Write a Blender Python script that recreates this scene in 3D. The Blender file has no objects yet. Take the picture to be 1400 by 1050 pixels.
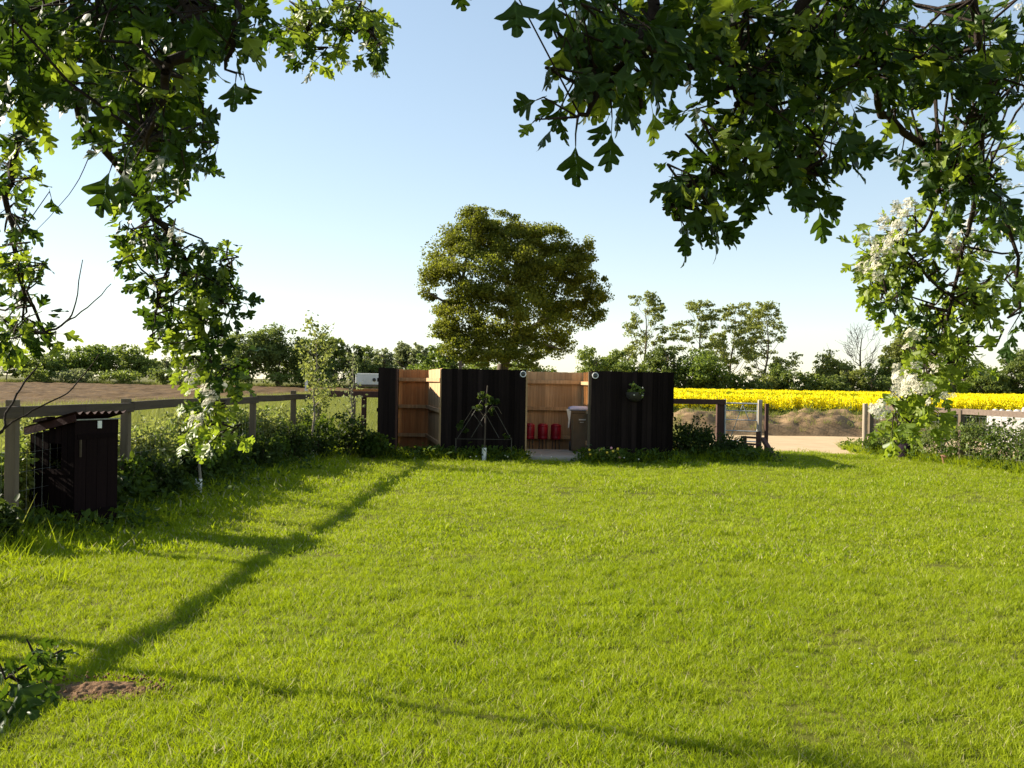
import bpy, math, random
import numpy as np
from mathutils import Vector, Matrix

random.seed(7)
rng = np.random.default_rng(7)
scene = bpy.context.scene
COL = scene.collection

# ------------------------------------------------------------------ camera
CAM_Z = 1.6
cam_data = bpy.data.cameras.new("camera")
cam = bpy.data.objects.new("camera", cam_data)
COL.objects.link(cam)
cam_data.sensor_width = 36.0
cam_data.lens = 36.0
cam_data.clip_start = 0.05
cam_data.clip_end = 3000.0
ROT = Matrix.Rotation(math.radians(90 - 0.16), 3, 'X') @ Matrix.Rotation(math.radians(0.98), 3, 'Z')
cam.matrix_world = Matrix.Translation((0, 0, CAM_Z)) @ ROT.to_4x4()
scene.camera = cam

# ------------------------------------------------------------------ sky, sun, exposure
SUN_EL, SUN_AZ = 25.4, 19.0          # elevation; degrees behind the left-hand side
SUN_V = Vector((-math.cos(math.radians(SUN_AZ)) * math.cos(math.radians(SUN_EL)),
                math.sin(math.radians(SUN_AZ)) * math.cos(math.radians(SUN_EL)),
                math.sin(math.radians(SUN_EL))))
world = bpy.data.worlds.new("World")
scene.world = world
world.use_nodes = True
wn, wl = world.node_tree.nodes, world.node_tree.links
bg = wn["Background"]
sky = wn.new("ShaderNodeTexSky")
sky.sky_type = 'NISHITA'
sky.sun_disc = False
sky.sun_elevation = math.radians(SUN_EL)
sky.sun_rotation = math.radians(-(90 - SUN_AZ))
sky.air_density = 1.0
sky.dust_density = 0.0
sky.ozone_density = 1.6
sky_gamma = wn.new("ShaderNodeGamma")                     # tone curve that evens out the clear sky's brightness
sky_gamma.inputs["Gamma"].default_value = 0.64
wl.new(sky.outputs["Color"], sky_gamma.inputs["Color"])
wl.new(sky_gamma.outputs["Color"], bg.inputs["Color"])
bg.inputs["Strength"].default_value = 0.122

sun_data = bpy.data.lights.new("sun", 'SUN')
sun_data.energy = 5.0
sun_data.angle = math.radians(0.53)
sun_data.color = (1.0, 0.90, 0.74)
sun = bpy.data.objects.new("sun", sun_data)
COL.objects.link(sun)
sun.rotation_mode = 'QUATERNION'
sun.rotation_quaternion = SUN_V.to_track_quat('Z', 'Y')
sun.location = (-20, 5, 12)

scene.view_settings.view_transform = 'Standard'
scene.view_settings.look = 'None'
scene.view_settings.gamma = 1.0
scene.view_settings.exposure = 1.5
scene.view_settings.use_curve_mapping = False
scene.render.engine = 'CYCLES'
scene.cycles.max_bounces = 6
scene.cycles.transparent_max_bounces = 8

# ------------------------------------------------------------------ helpers
def at(px, py, Y):
    """The point of the place seen at pixel (px, py) of the 1400 x 1050 photograph, Y metres out."""
    d = ROT @ Vector(((px - 700) / 1400.0, -(py - 525) / 1400.0, -1.0))
    k = Y / d.y
    return Vector((d.x * k, d.y * k, CAM_Z + d.z * k))

def gx(px, Y):
    return at(px, 560, Y).x

RI = np.array(ROT).T
def project(P):
    q = (np.asarray(P) - np.array([0, 0, CAM_Z])) @ RI.T
    z = -q[..., 2]
    return 700 + 1400 * q[..., 0] / z, 525 - 1400 * q[..., 1] / z, z

def tag(o, label=None, cat=None, group=None, kind=None):
    if label: o["label"] = label
    if cat: o["category"] = cat
    if group: o["group"] = group
    if kind: o["kind"] = kind
    return o

def empty(name, loc, label=None, cat=None, group=None):
    o = bpy.data.objects.new(name, None)
    o.empty_display_size = 0.2
    o.location = loc
    COL.objects.link(o)
    tag(o, label, cat, group)
    return o

def link(o, parent=None, label=None, cat=None, group=None, kind=None):
    COL.objects.link(o)
    if parent is not None:
        o.parent = parent
        if parent.type == 'EMPTY':
            o.matrix_parent_inverse = Matrix.Translation(-parent.location)
    tag(o, label, cat, group, kind)
    return o

def np_mesh(name, verts, faces_list, mats, mat_idx=None, uv=None, smooth=False):
    """verts (N,3); faces_list: list of int arrays (M,3) or (M,4)."""
    me = bpy.data.meshes.new(name)
    verts = np.asarray(verts, dtype=np.float32)
    me.vertices.add(len(verts))
    me.vertices.foreach_set("co", verts.ravel())
    loops = np.concatenate([f.ravel() for f in faces_list]).astype(np.int32)
    tot = np.concatenate([np.full(len(f), f.shape[1], dtype=np.int32) for f in faces_list])
    start = np.concatenate([[0], np.cumsum(tot)[:-1]]).astype(np.int32)
    me.loops.add(len(loops))
    me.loops.foreach_set("vertex_index", loops)
    me.polygons.add(len(tot))
    me.polygons.foreach_set("loop_start", start)
    me.polygons.foreach_set("loop_total", tot)
    for m in (mats if isinstance(mats, (list, tuple)) else [mats]):
        me.materials.append(m)
    if mat_idx is not None:
        me.polygons.foreach_set("material_index", np.asarray(mat_idx, dtype=np.int32))
    if smooth:
        me.polygons.foreach_set("use_smooth", np.ones(len(tot), dtype=bool))
    if uv is not None:
        lay = me.uv_layers.new(name="UVMap")
        lay.data.foreach_set("uv", np.asarray(uv, dtype=np.float32)[loops].ravel())
    me.update(calc_edges=True)
    return me

class MB:
    """collects simple solids; build() links them as ONE mesh object"""
    def __init__(s):
        s.v, s.f, s.sm = [], [], []
    def add(s, vs, fs, smooth=False):
        n = len(s.v)
        s.v += [tuple(x) for x in vs]
        s.f += [tuple(i + n for i in f) for f in fs]
        s.sm += [smooth] * len(fs)
        return s
    def box(s, c, size, R=None):
        c = Vector(c); hx, hy, hz = size[0] / 2, size[1] / 2, size[2] / 2
        vs = [Vector((x, y, z)) for z in (-hz, hz) for y in (-hy, hy) for x in (-hx, hx)]
        if R is not None: vs = [R @ v for v in vs]
        return s.add([c + v for v in vs], [(0, 2, 3, 1), (4, 5, 7, 6), (0, 1, 5, 4), (2, 6, 7, 3), (0, 4, 6, 2), (1, 3, 7, 5)])
    def beam(s, a, b, w, h, up=(0, 0, 1)):
        a, b = Vector(a), Vector(b); d = (b - a); L = d.length; d.normalize()
        up = Vector(up)
        if abs(d.dot(up)) > .98: up = Vector((0, 1, 0))
        x = d.cross(up).normalized(); z = x.cross(d)
        R = Matrix((x, d, z)).transposed()
        return s.box((a + b) / 2, (w, L, h), R)
    def tube(s, pts, rad, n=8, cap=True):
        pts = [Vector(p) for p in pts]
        if not isinstance(rad, (list, tuple)): rad = [rad] * len(pts)
        vs, fs = [], []
        prev = None
        for i, p in enumerate(pts):
            d = (pts[min(i + 1, len(pts) - 1)] - pts[max(i - 1, 0)]).normalized()
            u = Vector((0, 0, 1)) if prev is None else prev
            if abs(d.dot(u)) > .95 and prev is None: u = Vector((1, 0, 0))
            x = (u - d * u.dot(d)).normalized(); y = d.cross(x); prev = x
            for k in range(n):
                a = 2 * math.pi * k / n
                vs.append(p + (x * math.cos(a) + y * math.sin(a)) * rad[i])
        for i in range(len(pts) - 1):
            for k in range(n):
                fs.append((i * n + k, i * n + (k + 1) % n, (i + 1) * n + (k + 1) % n, (i + 1) * n + k))
        if cap:
            fs.append(tuple(reversed(range(n)))); fs.append(tuple(range((len(pts) - 1) * n, len(pts) * n)))
        return s.add(vs, fs, True)
    def lathe(s, c, prof, n=16, axis='Z'):
        vs, fs = [], []
        c = Vector(c)
        for r, z in prof:
            for k in range(n):
                a = 2 * math.pi * k / n
                q = Vector((r * math.cos(a), r * math.sin(a), z))
                if axis == 'Y': q = Vector((q.x, -q.z, q.y))
                vs.append(c + q)
        for i in range(len(prof) - 1):
            for k in range(n):
                fs.append((i * n + k, i * n + (k + 1) % n, (i + 1) * n + (k + 1) % n, (i + 1) * n + k))
        fs.append(tuple(reversed(range(n)))); fs.append(tuple(range((len(prof) - 1) * n, len(prof) * n)))
        return s.add(vs, fs, True)
    def build(s, name, mat, parent=None, label=None, cat=None, group=None, kind=None, bevel=0):
        me = bpy.data.meshes.new(name)
        me.from_pydata(s.v, [], s.f)
        me.materials.append(mat)
        me.polygons.foreach_set("use_smooth", s.sm)
        me.update()
        o = bpy.data.objects.new(name, me)
        if parent is None:                      # origin at the base
            vs = np.array(s.v); c = Vector((vs[:, 0].mean(), vs[:, 1].mean(), vs[:, 2].min()))
            me.transform(Matrix.Translation(-c)); o.location = c
        link(o, parent, label, cat, group, kind)
        if bevel:
            m = o.modifiers.new("bevel", 'BEVEL'); m.width = bevel; m.segments = 2; m.limit_method = 'ANGLE'
        elif any(s.sm):
            m = o.modifiers.new("edges", 'EDGE_SPLIT'); m.split_angle = math.radians(40)
        return o

# ------------------------------------------------------------------ materials
def nd(nt, t, **kw):
    n = nt.nodes.new(t)
    for k, v in kw.items(): setattr(n, k, v)
    return n

def mix_col(nt, fac, a, b, blend='MIX'):
    m = nd(nt, "ShaderNodeMix", data_type='RGBA', blend_type=blend)
    L = nt.links
    if hasattr(fac, "links"): L.new(fac, m.inputs[0])
    else: m.inputs[0].default_value = fac
    for v, i in ((a, 6), (b, 7)):
        if hasattr(v, "links"): L.new(v, m.inputs[i])
        else: m.inputs[i].default_value = (*v[:3], 1)
    return m.outputs[2]

def noise(nt, scale, detail=4, coord=None, rough=.6, out="Fac"):
    n = nd(nt, "ShaderNodeTexNoise")
    n.inputs["Scale"].default_value = scale; n.inputs["Detail"].default_value = detail
    n.inputs["Roughness"].default_value = rough
    if coord is not None: nt.links.new(coord, n.inputs["Vector"])
    return n.outputs[out]

def ramp(nt, fac, lo, hi):
    r = nd(nt, "ShaderNodeMapRange"); nt.links.new(fac, r.inputs[0])
    r.inputs[1].default_value = lo; r.inputs[2].default_value = hi
    return r.outputs[0]

def scaled(nt, coord, s):
    m = nd(nt, "ShaderNodeMapping"); nt.links.new(coord, m.inputs[0]); m.inputs["Scale"].default_value = s
    return m.outputs[0]

def new_mat(name):
    m = bpy.data.materials.new(name); m.use_nodes = True
    nt = m.node_tree
    return m, nt, nt.nodes["Principled BSDF"]

def simple(name, c1, c2=None, scale=8, rough=.6, stretch=None, bump=0, metal=0, spec=.4, lo=.35, hi=.65, bscale=None):
    m, nt, p = new_mat(name)
    p.inputs["Roughness"].default_value = rough; p.inputs["Metallic"].default_value = metal
    p.inputs["Specular IOR Level"].default_value = spec
    geo = nd(nt, "ShaderNodeNewGeometry").outputs["Position"]
    if stretch: geo = scaled(nt, geo, stretch)
    if c2 is None: c2 = tuple(x * .8 for x in c1)
    f = ramp(nt, noise(nt, scale, 5, geo), lo, hi)
    nt.links.new(mix_col(nt, f, c1, c2), p.inputs["Base Color"])
    if bump:
        b = nd(nt, "ShaderNodeBump"); b.inputs["Strength"].default_value = bump; b.inputs["Distance"].default_value = .02
        nt.links.new(noise(nt, bscale or scale * 3, 5, geo), b.inputs["Height"]); nt.links.new(b.outputs[0], p.inputs["Normal"])
    return m

def wood(name, c1, c2, rough=.75, grain=(30, 30, 1.2), knots=False, per_obj=.25, bump=.25, spec=.25):
    m, nt, p = new_mat(name)
    p.inputs["Roughness"].default_value = rough; p.inputs["Specular IOR Level"].default_value = spec
    geo = nd(nt, "ShaderNodeNewGeometry").outputs["Position"]
    g = scaled(nt, geo, grain)
    f = ramp(nt, noise(nt, 1.0, 6, g, .65), .3, .7)
    col = mix_col(nt, f, c1, c2)
    big = ramp(nt, noise(nt, 1.6, 3, geo), .3, .75)
    col = mix_col(nt, big, col, mix_col(nt, .5, col, c2), 'MIX')
    oi = nd(nt, "ShaderNodeObjectInfo").outputs["Random"]
    hsv = nd(nt, "ShaderNodeHueSaturation")
    mr = nd(nt, "ShaderNodeMapRange"); nt.links.new(oi, mr.inputs[0])
    mr.inputs[3].default_value = 1 - per_obj; mr.inputs[4].default_value = 1 + per_obj
    nt.links.new(mr.outputs[0], hsv.inputs["Value"]); nt.links.new(col, hsv.inputs["Color"])
    nt.links.new(hsv.outputs[0], p.inputs["Base Color"])
    b = nd(nt, "ShaderNodeBump"); b.inputs["Strength"].default_value = bump; b.inputs["Distance"].default_value = .01
    nt.links.new(f, b.inputs["Height"]); nt.links.new(b.outputs[0], p.inputs["Normal"])
    return m

def leafy(name, c_dark, c_light, c_trans, trans=.4, rough=.45, spec=.35, patch=None, veins=False, patch_col=None):
    """leaf surface: per-leaf hue, some light passing through"""
    m, nt, p = new_mat(name)
    L = nt.links
    geo = nd(nt, "ShaderNodeNewGeometry")
    oi = nd(nt, "ShaderNodeObjectInfo")
    add = nd(nt, "ShaderNodeMath", operation='ADD'); L.new(geo.outputs["Random Per Island"], add.inputs[0]); L.new(oi.outputs["Random"], add.inputs[1])
    fr = nd(nt, "ShaderNodeMath", operation='FRACT'); L.new(add.outputs[0], fr.inputs[0])
    col = mix_col(nt, fr.outputs[0], c_dark, c_light)
    if patch:
        pf = ramp(nt, noise(nt, patch, 4, geo.outputs["Position"]), .35, .68)
        col = mix_col(nt, pf, col, mix_col(nt, .75, col, patch_col or c_light))
        pd = ramp(nt, noise(nt, patch * 2.6, 3, geo.outputs["Position"]), .42, .75)
        col = mix_col(nt, pd, col, mix_col(nt, .5, col, c_dark))
    if veins:
        uv = nd(nt, "ShaderNodeUVMap").outputs[0]
        sx = nd(nt, "ShaderNodeSeparateXYZ"); L.new(uv, sx.inputs[0])
        ab = nd(nt, "ShaderNodeMath", operation='ABSOLUTE'); L.new(sx.outputs[0], ab.inputs[0])
        mid = nd(nt, "ShaderNodeMapRange"); L.new(ab.outputs[0], mid.inputs[0]); mid.inputs[1].default_value = .035; mid.inputs[2].default_value = .008
        # side veins: stripes along y - .9|x|
        ml = nd(nt, "ShaderNodeMath", operation='MULTIPLY_ADD'); L.new(ab.outputs[0], ml.inputs[0]); ml.inputs[1].default_value = -.9; L.new(sx.outputs[1], ml.inputs[2])
        fq = nd(nt, "ShaderNodeMath", operation='MULTIPLY'); L.new(ml.outputs[0], fq.inputs[0]); fq.inputs[1].default_value = 5.0
        f2 = nd(nt, "ShaderNodeMath", operation='PINGPONG'); L.new(fq.outputs[0], f2.inputs[0]); f2.inputs[1].default_value = .5
        sv = nd(nt, "ShaderNodeMapRange"); L.new(f2.outputs[0], sv.inputs[0]); sv.inputs[1].default_value = .07; sv.inputs[2].default_value = .01
        mx = nd(nt, "ShaderNodeMath", operation='MAXIMUM'); L.new(mid.outputs[0], mx.inputs[0]); L.new(sv.outputs[0], mx.inputs[1])
        ms = nd(nt, "ShaderNodeMath", operation='MULTIPLY'); L.new(mx.outputs[0], ms.inputs[0]); ms.inputs[1].default_value = .45
        col = mix_col(nt, ms.outputs[0], col, tuple(min(1, x * 1.9 + .02) for x in c_light))
    L.new(col, p.inputs["Base Color"])
    p.inputs["Roughness"].default_value = rough
    p.inputs["Specular IOR Level"].default_value = spec
    tr = nd(nt, "ShaderNodeBsdfTranslucent")
    L.new(mix_col(nt, .7, col, c_trans), tr.inputs["Color"])
    mx = nd(nt, "ShaderNodeMixShader"); mx.inputs[0].default_value = trans
    L.new(p.outputs[0], mx.inputs[1]); L.new(tr.outputs[0], mx.inputs[2])
    L.new(mx.outputs[0], nt.nodes["Material Output"].inputs["Surface"])
    return m

M = {}
M['lawn_soil'] = simple("lawn_soil", (.075, .090, .010), (.115, .115, .016), 2.2, .95, bump=.5, bscale=60, spec=.1)
M['grass'] = leafy("grass_blade", (.136, .214, .006), (.310, .375, .010), (.365, .45, .006), .43, .55, .12, patch=.5, patch_col=(.31, .345, .022))
M['straw'] = leafy("straw_blade", (.34, .30, .14), (.50, .45, .24), (.45, .40, .2), .35, .6, .2)
M['tall_grass'] = leafy("tall_grass_blade", (.080, .115, .016), (.20, .21, .050), (.30, .32, .05), .4, .6, .25, patch=.4)
M['meadow_soil'] = simple("meadow_soil", (.10, .11, .03), (.15, .13, .05), .8, .95, bump=.4, bscale=12, spec=.1)
M['plough'] = simple("plough_soil", (.070, .038, .013), (.135, .082, .032), 2.2, .95, stretch=(1, .30, 1), bump=.8, bscale=5, spec=.1)
M['bare_soil'] = simple("bare_soil", (.21, .125, .065), (.12, .066, .032), 22, .95, bump=.9, bscale=50, spec=.1)
M['dark_earth'] = simple("dark_earth", (.060, .042, .028), (.04, .028, .02), 6, .95, bump=.5, bscale=40, spec=.1)
M['sand'] = simple("drive_sand", (.50, .37, .22), (.43, .31, .18), 1.3, .95, bump=.3, bscale=30, spec=.1)
M['bank'] = simple("bank_soil", (.26, .175, .095), (.16, .105, .055), 3.0, .95, bump=.8, bscale=14, spec=.1)
M['rape_y'] = leafy("rape_flower", (.86, .72, .0), (.95, .83, .01), (.9, .78, .01), .3, .6, .15)
M['rape_g'] = leafy("rape_stalk", (.10, .15, .03), (.16, .20, .05), (.16, .22, .04), .3, .6, .2)
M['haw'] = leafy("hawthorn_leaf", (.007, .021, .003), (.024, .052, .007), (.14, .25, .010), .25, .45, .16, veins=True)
M['haw_sun'] = leafy("hawthorn_leaf_sunlit", (.080, .135, .014), (.18, .23, .030), (.34, .44, .02), .44, .42, .25, veins=True)  # brighter copy of the hawthorn leaf, sunlight painted into its colour
M['haw_bark'] = simple("hawthorn_bark", (.020, .014, .011), (.040, .029, .022), 25, .9, bump=.6, bscale=60, spec=.15)
M['petal'] = leafy("blossom_petal", (.60, .57, .44), (.74, .71, .60), (.7, .66, .52), .35, .6, .2)
M['oak'] = leafy("oak_leaf", (.060, .082, .010), (.165, .185, .018), (.26, .29, .02), .45, .55, .2, patch=.35, patch_col=(.20, .17, .02))
M['leaf_dark'] = leafy("dark_leaf", (0.068, 0.107, 0.022), (0.163, 0.208, 0.048), (.18, .22, .035), 0.47, .5, .3, patch=.2)
M['leaf_mid'] = leafy("mid_leaf", (0.098, 0.150, 0.026), (0.219, 0.269, 0.054), (.22, .27, .035), 0.47, .5, .3, patch=.2)
M['leaf_bright'] = leafy("bright_leaf", (.075, .125, .018), (.150, .200, .030), (.24, .32, .03), .38, .5, .3, patch=.2)
M['leaf_grey'] = leafy("greyish_leaf", (0.122, 0.155, 0.058), (0.253, 0.277, 0.114), (.22, .25, .08), 0.47, .55, .25, patch=.2)
M['leaf_olive'] = leafy("olive_leaf", (0.112, 0.142, 0.033), (0.242, 0.266, 0.065), (.30, .33, .06), 0.47, .55, .25, patch=.2)
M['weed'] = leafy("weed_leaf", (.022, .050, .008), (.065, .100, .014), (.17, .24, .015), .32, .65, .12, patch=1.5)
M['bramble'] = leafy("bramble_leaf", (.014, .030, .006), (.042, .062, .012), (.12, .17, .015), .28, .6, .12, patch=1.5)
M['bark'] = simple("tree_bark", (.075, .058, .042), (.13, .105, .08), 6, .95, stretch=(1, 1, .3), bump=.6, bscale=14, spec=.1)
M['bark_dark'] = simple("bare_tree_bark", (.035, .028, .022), (.06, .048, .038), 6, .95, spec=.1)
M['bark_pale'] = simple("sapling_bark", (.18, .15, .11), (.27, .23, .18), 30, .9, bump=.4, spec=.15)
M['post_pale'] = wood("pale_lit_post", (.44, .37, .28), (.30, .24, .17), .85, grain=(18, 18, 1.5), per_obj=.1)  # post wood made paler: sunlight on the end post put into its colour
M['black_wood'] = wood("black_stained_board", (.0075, .0056, .0054), (.019, .013, .0115), .95, per_obj=.5, spec=.04)
M['shed_wood'] = wood("dark_stained_shed_board", (.007, .0042, .0044), (.013, .0072, .007), .95, per_obj=.3, spec=.04)
M['tan_wood'] = wood("pale_new_board", (.62, .41, .21), (.34, .20, .09), .75, per_obj=.2)
M['orange_wood'] = wood("orange_brown_board", (.54, .25, .088), (.32, .125, .04), .75, per_obj=.14)
M['rail_wood'] = wood("weathered_rail", (.105, .076, .050), (.062, .043, .028), .9, grain=(14, 2.0, 25), per_obj=.15)
M['rail_wood_x'] = wood("weathered_cross_rail", (.17, .125, .095), (.10, .072, .055), .85, grain=(2, 20, 25), per_obj=.15)
M['post_wood'] = wood("weathered_post", (.155, .120, .078), (.098, .072, .046), .9, grain=(18, 18, 1.5), per_obj=.15)
M['brown_wood'] = wood("red_brown_timber", (.11, .052, .036), (.065, .032, .024), .8, per_obj=.2)
M['galv'] = simple("galvanised_steel", (.48, .50, .50), (.36, .38, .38), 20, .42, metal=.75)
M['bin_brown'] = simple("bin_brown_plastic", (.17, .115, .068), (.145, .096, .055), 4, .45, spec=.4)
M['bin_lid'] = simple("bin_lid_grey_plastic", (.38, .40, .55), (.32, .34, .48), 6, .4, spec=.45)
M['white_plastic'] = simple("white_plastic", (.78, .77, .73), (.68, .67, .62), 8, .45)
M['red'] = simple("red_paint", (.36, .006, .020), (.28, .005, .016), 8, .4, spec=.5)
M['dark_metal'] = simple("dark_metal", (.03, .028, .027), (.05, .045, .04), 12, .55, metal=.3)
M['concrete'] = simple("concrete", (.40, .355, .28), (.31, .27, .21), 5, .9, bump=.4, bscale=40, spec=.2)
M['white_paint'] = simple("white_paint", (.66, .64, .61), (.55, .53, .49), 3, .6)
M['pale_stone'] = simple("pale_stone", (.60, .55, .50), (.40, .36, .32), 18, .9, bump=.5, spec=.2)
M['roof_sheet'] = simple("red_brown_roof_sheet", (.038, .015, .013), (.024, .010, .009), 12, .8, bump=.2, spec=.1)
M['terracotta'] = simple("terracotta", (.20, .085, .055), (.15, .062, .042), 14, .8)
M['purple_tub'] = simple("dark_tub_plastic", (.022, .014, .020), (.015, .010, .014), 8, .9, spec=.05)
M['cane'] = simple("garden_cane", (.07, .062, .045), (.045, .04, .03), 20, .7)
M['glass_dark'] = simple("dark_lens", (.03, .035, .035), (.02, .024, .024), 8, .15, spec=.6)
M['wire'] = simple("fence_wire", (.25, .25, .23), (.18, .18, .165), 10, .5, metal=.6)
M['flower_y'] = simple("yellow_petal", (.8, .58, .05), (.75, .5, .04), 20, .6)
M['flower_p'] = simple("pink_petal", (.75, .35, .38), (.7, .28, .32), 20, .6)
M['twig_red'] = simple("bare_twig_bark", (.16, .085, .07), (.25, .15, .12), 40, .6)

# ------------------------------------------------------------------ foliage builders
def unit(a):
    return a / np.maximum(np.linalg.norm(a, axis=-1, keepdims=True), 1e-9)

def rand_unit(n):
    return unit(rng.normal(size=(n, 3)))

def frames(ydir, nrm):
    """columns x, y, z of a frame with y along ydir and z near nrm"""
    y = unit(ydir)
    z = unit(nrm - y * np.sum(nrm * y, axis=1, keepdims=True))
    x = np.cross(y, z)
    return np.stack([x, y, z], axis=2)

def stamp(V, F, P, R, S, U=None):
    """copies of one small mesh V, F at points P with frames R and sizes S, joined"""
    n, k = len(P), len(V)
    W = np.einsum('nij,kj->nki', R, V) * np.asarray(S).reshape(-1, 1, 1) + P[:, None, :]
    Fs = [(f[None] + (np.arange(n) * k)[:, None, None]).reshape(-1, f.shape[1]) for f in F]
    uv = None if U is None else np.tile(U, (n, 1))
    return W.reshape(-1, 3), Fs, uv

CLUMP_V = np.array([(0, -.5, 0), (.38, -.05, .1), (0, .5, -.05), (-.38, .02, .1)])
CLUMP_F = [np.array([(0, 1, 2), (0, 2, 3)])]
BLADE3_V = np.array([(0, 0, 0), (.30, .35, .07), (.2, .75, 0), (0, 1.0, -.12), (-.2, .75, 0), (-.30, .35, .07)])
BLADE3_F = [np.array([(0, 1, 2, 3), (0, 3, 4, 5)])]

def crown_points(lobes, n, sub=.25, nsub=14, shell=.72, hang=0.0):
    """leaf places in clusters spread near the surface of each lobe; lobes: (x, y, z, rx, ry, rz)"""
    L = np.array(lobes, float)
    vol = (L[:, 3] * L[:, 4] * L[:, 5]) ** (2 / 3)
    cnt = np.maximum(1, (n * vol / vol.sum())).astype(int)
    Ps, Ns = [], []
    for (x, y, z, rx, ry, rz), c in zip(L, cnt):
        k = max(5, int(nsub))
        d = rand_unit(k)
        r = shell + (1 - shell) * rng.random((k, 1)) ** .7
        r[rng.random(k) < .25] *= .55
        cen = d * r
        w = rng.random(k) + .35; w /= w.sum()
        idx = rng.choice(k, size=c, p=w)
        sr = sub * (.6 + .8 * rng.random(k))
        off = rand_unit(c) * (rng.random((c, 1)) ** .45) * sr[idx][:, None] * 1.15
        off[:, 2] = off[:, 2] * .75 - hang * np.abs(rng.normal(size=c)) * sr[idx]
        q = cen[idx] + off
        Ps.append(q * np.array([rx, ry, rz]) + np.array([x, y, z]))
        Ns.append(unit(d[idx] * .5 + unit(off + 1e-6) * .7))
    return np.concatenate(Ps), np.concatenate(Ns)

def crown_mesh(name, lobes, n, size, mat, **kw):
    P, N = crown_points(lobes, n, **kw)
    m = len(P)
    nr = unit(N * .55 + rng.normal(size=(m, 3)) * .75 + np.array([0, 0, .2]))
    R = frames(rng.normal(size=(m, 3)), nr)
    S = size * (.6 + .8 * rng.random(m))
    v, f, _ = stamp(CLUMP_V, CLUMP_F, P, R, S)
    return np_mesh(name, v, f, mat)

def add_mesh(name, me, parent=None, **kw):
    return link(bpy.data.objects.new(name, me), parent, **kw)

def skeleton(p, d, length, r, levels, spread=.6, kids=3, up=.15, shrink=.68, wob=.18, seed=None, along=(.45, 1.0)):
    """list of (p0, p1, r0, r1) and list of tips"""
    rd = random.Random(seed)
    segs, tips = [], []
    def grow(p, d, L, r, lev):
        n = 4 if lev == levels else 3
        pts, cur = [p.copy()], d.normalized()
        for i in range(n):
            cur = (cur + Vector((rd.gauss(0, wob), rd.gauss(0, wob), rd.gauss(0, wob) + up * .3))).normalized()
            q = pts[-1] + cur * (L / n)
            r0 = r * (1 - .45 * i / n); r1 = r * (1 - .45 * (i + 1) / n)
            segs.append((pts[-1], q, r0, r1)); pts.append(q)
        if lev == 0:
            tips.append((pts[-1], cur)); tips.append((pts[1], cur)); return
        for k in range(kids + (1 if lev == levels else 0)):
            t = along[0] + (along[1] - along[0]) * (k + rd.random() * .6) / (kids + .6)
            t = min(t, 1.0) * n
            i = min(int(t), n - 1)
            b = pts[i].lerp(pts[i + 1], t - i)
            side = Vector((rd.gauss(0, 1), rd.gauss(0, 1), rd.gauss(0, .5))).normalized()
            nd_ = (cur + side * spread * (1 + .4 * rd.random()) + Vector((0, 0, up))).normalized()
            grow(b, nd_, L * shrink * (.75 + .4 * rd.random()), r * (.5 + .12 * rd.random()), lev - 1)
    grow(Vector(p), Vector(d), length, r, levels)
    return segs, tips

def skel_mesh(name, segs, mat, n=5):
    p0 = np.array([s[0] for s in segs], float); p1 = np.array([s[1] for s in segs], float)
    r0 = np.array([s[2] for s in segs]); r1 = np.array([s[3] for s in segs])
    d = unit(p1 - p0)
    ref = np.where(np.abs(d[:, 2:3]) > .9, np.array([[1., 0, 0]]), np.array([[0, 0, 1.]]))
    x = unit(np.cross(d, ref)); y = np.cross(d, x)
    a = 2 * np.pi * np.arange(n) / n
    ring = x[:, None] * np.cos(a)[None, :, None] + y[:, None] * np.sin(a)[None, :, None]
    v = np.concatenate([p0[:, None] + ring * r0[:, None, None], p1[:, None] + ring * r1[:, None, None]], axis=1).reshape(-1, 3)
    k = np.arange(n); base = (np.arange(len(segs)) * 2 * n)[:, None]
    f = np.stack([base + k, base + (k + 1) % n, base + n + (k + 1) % n, base + n + k], axis=2).reshape(-1, 4)
    return np_mesh(name, v, [f], mat, smooth=True)

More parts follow.
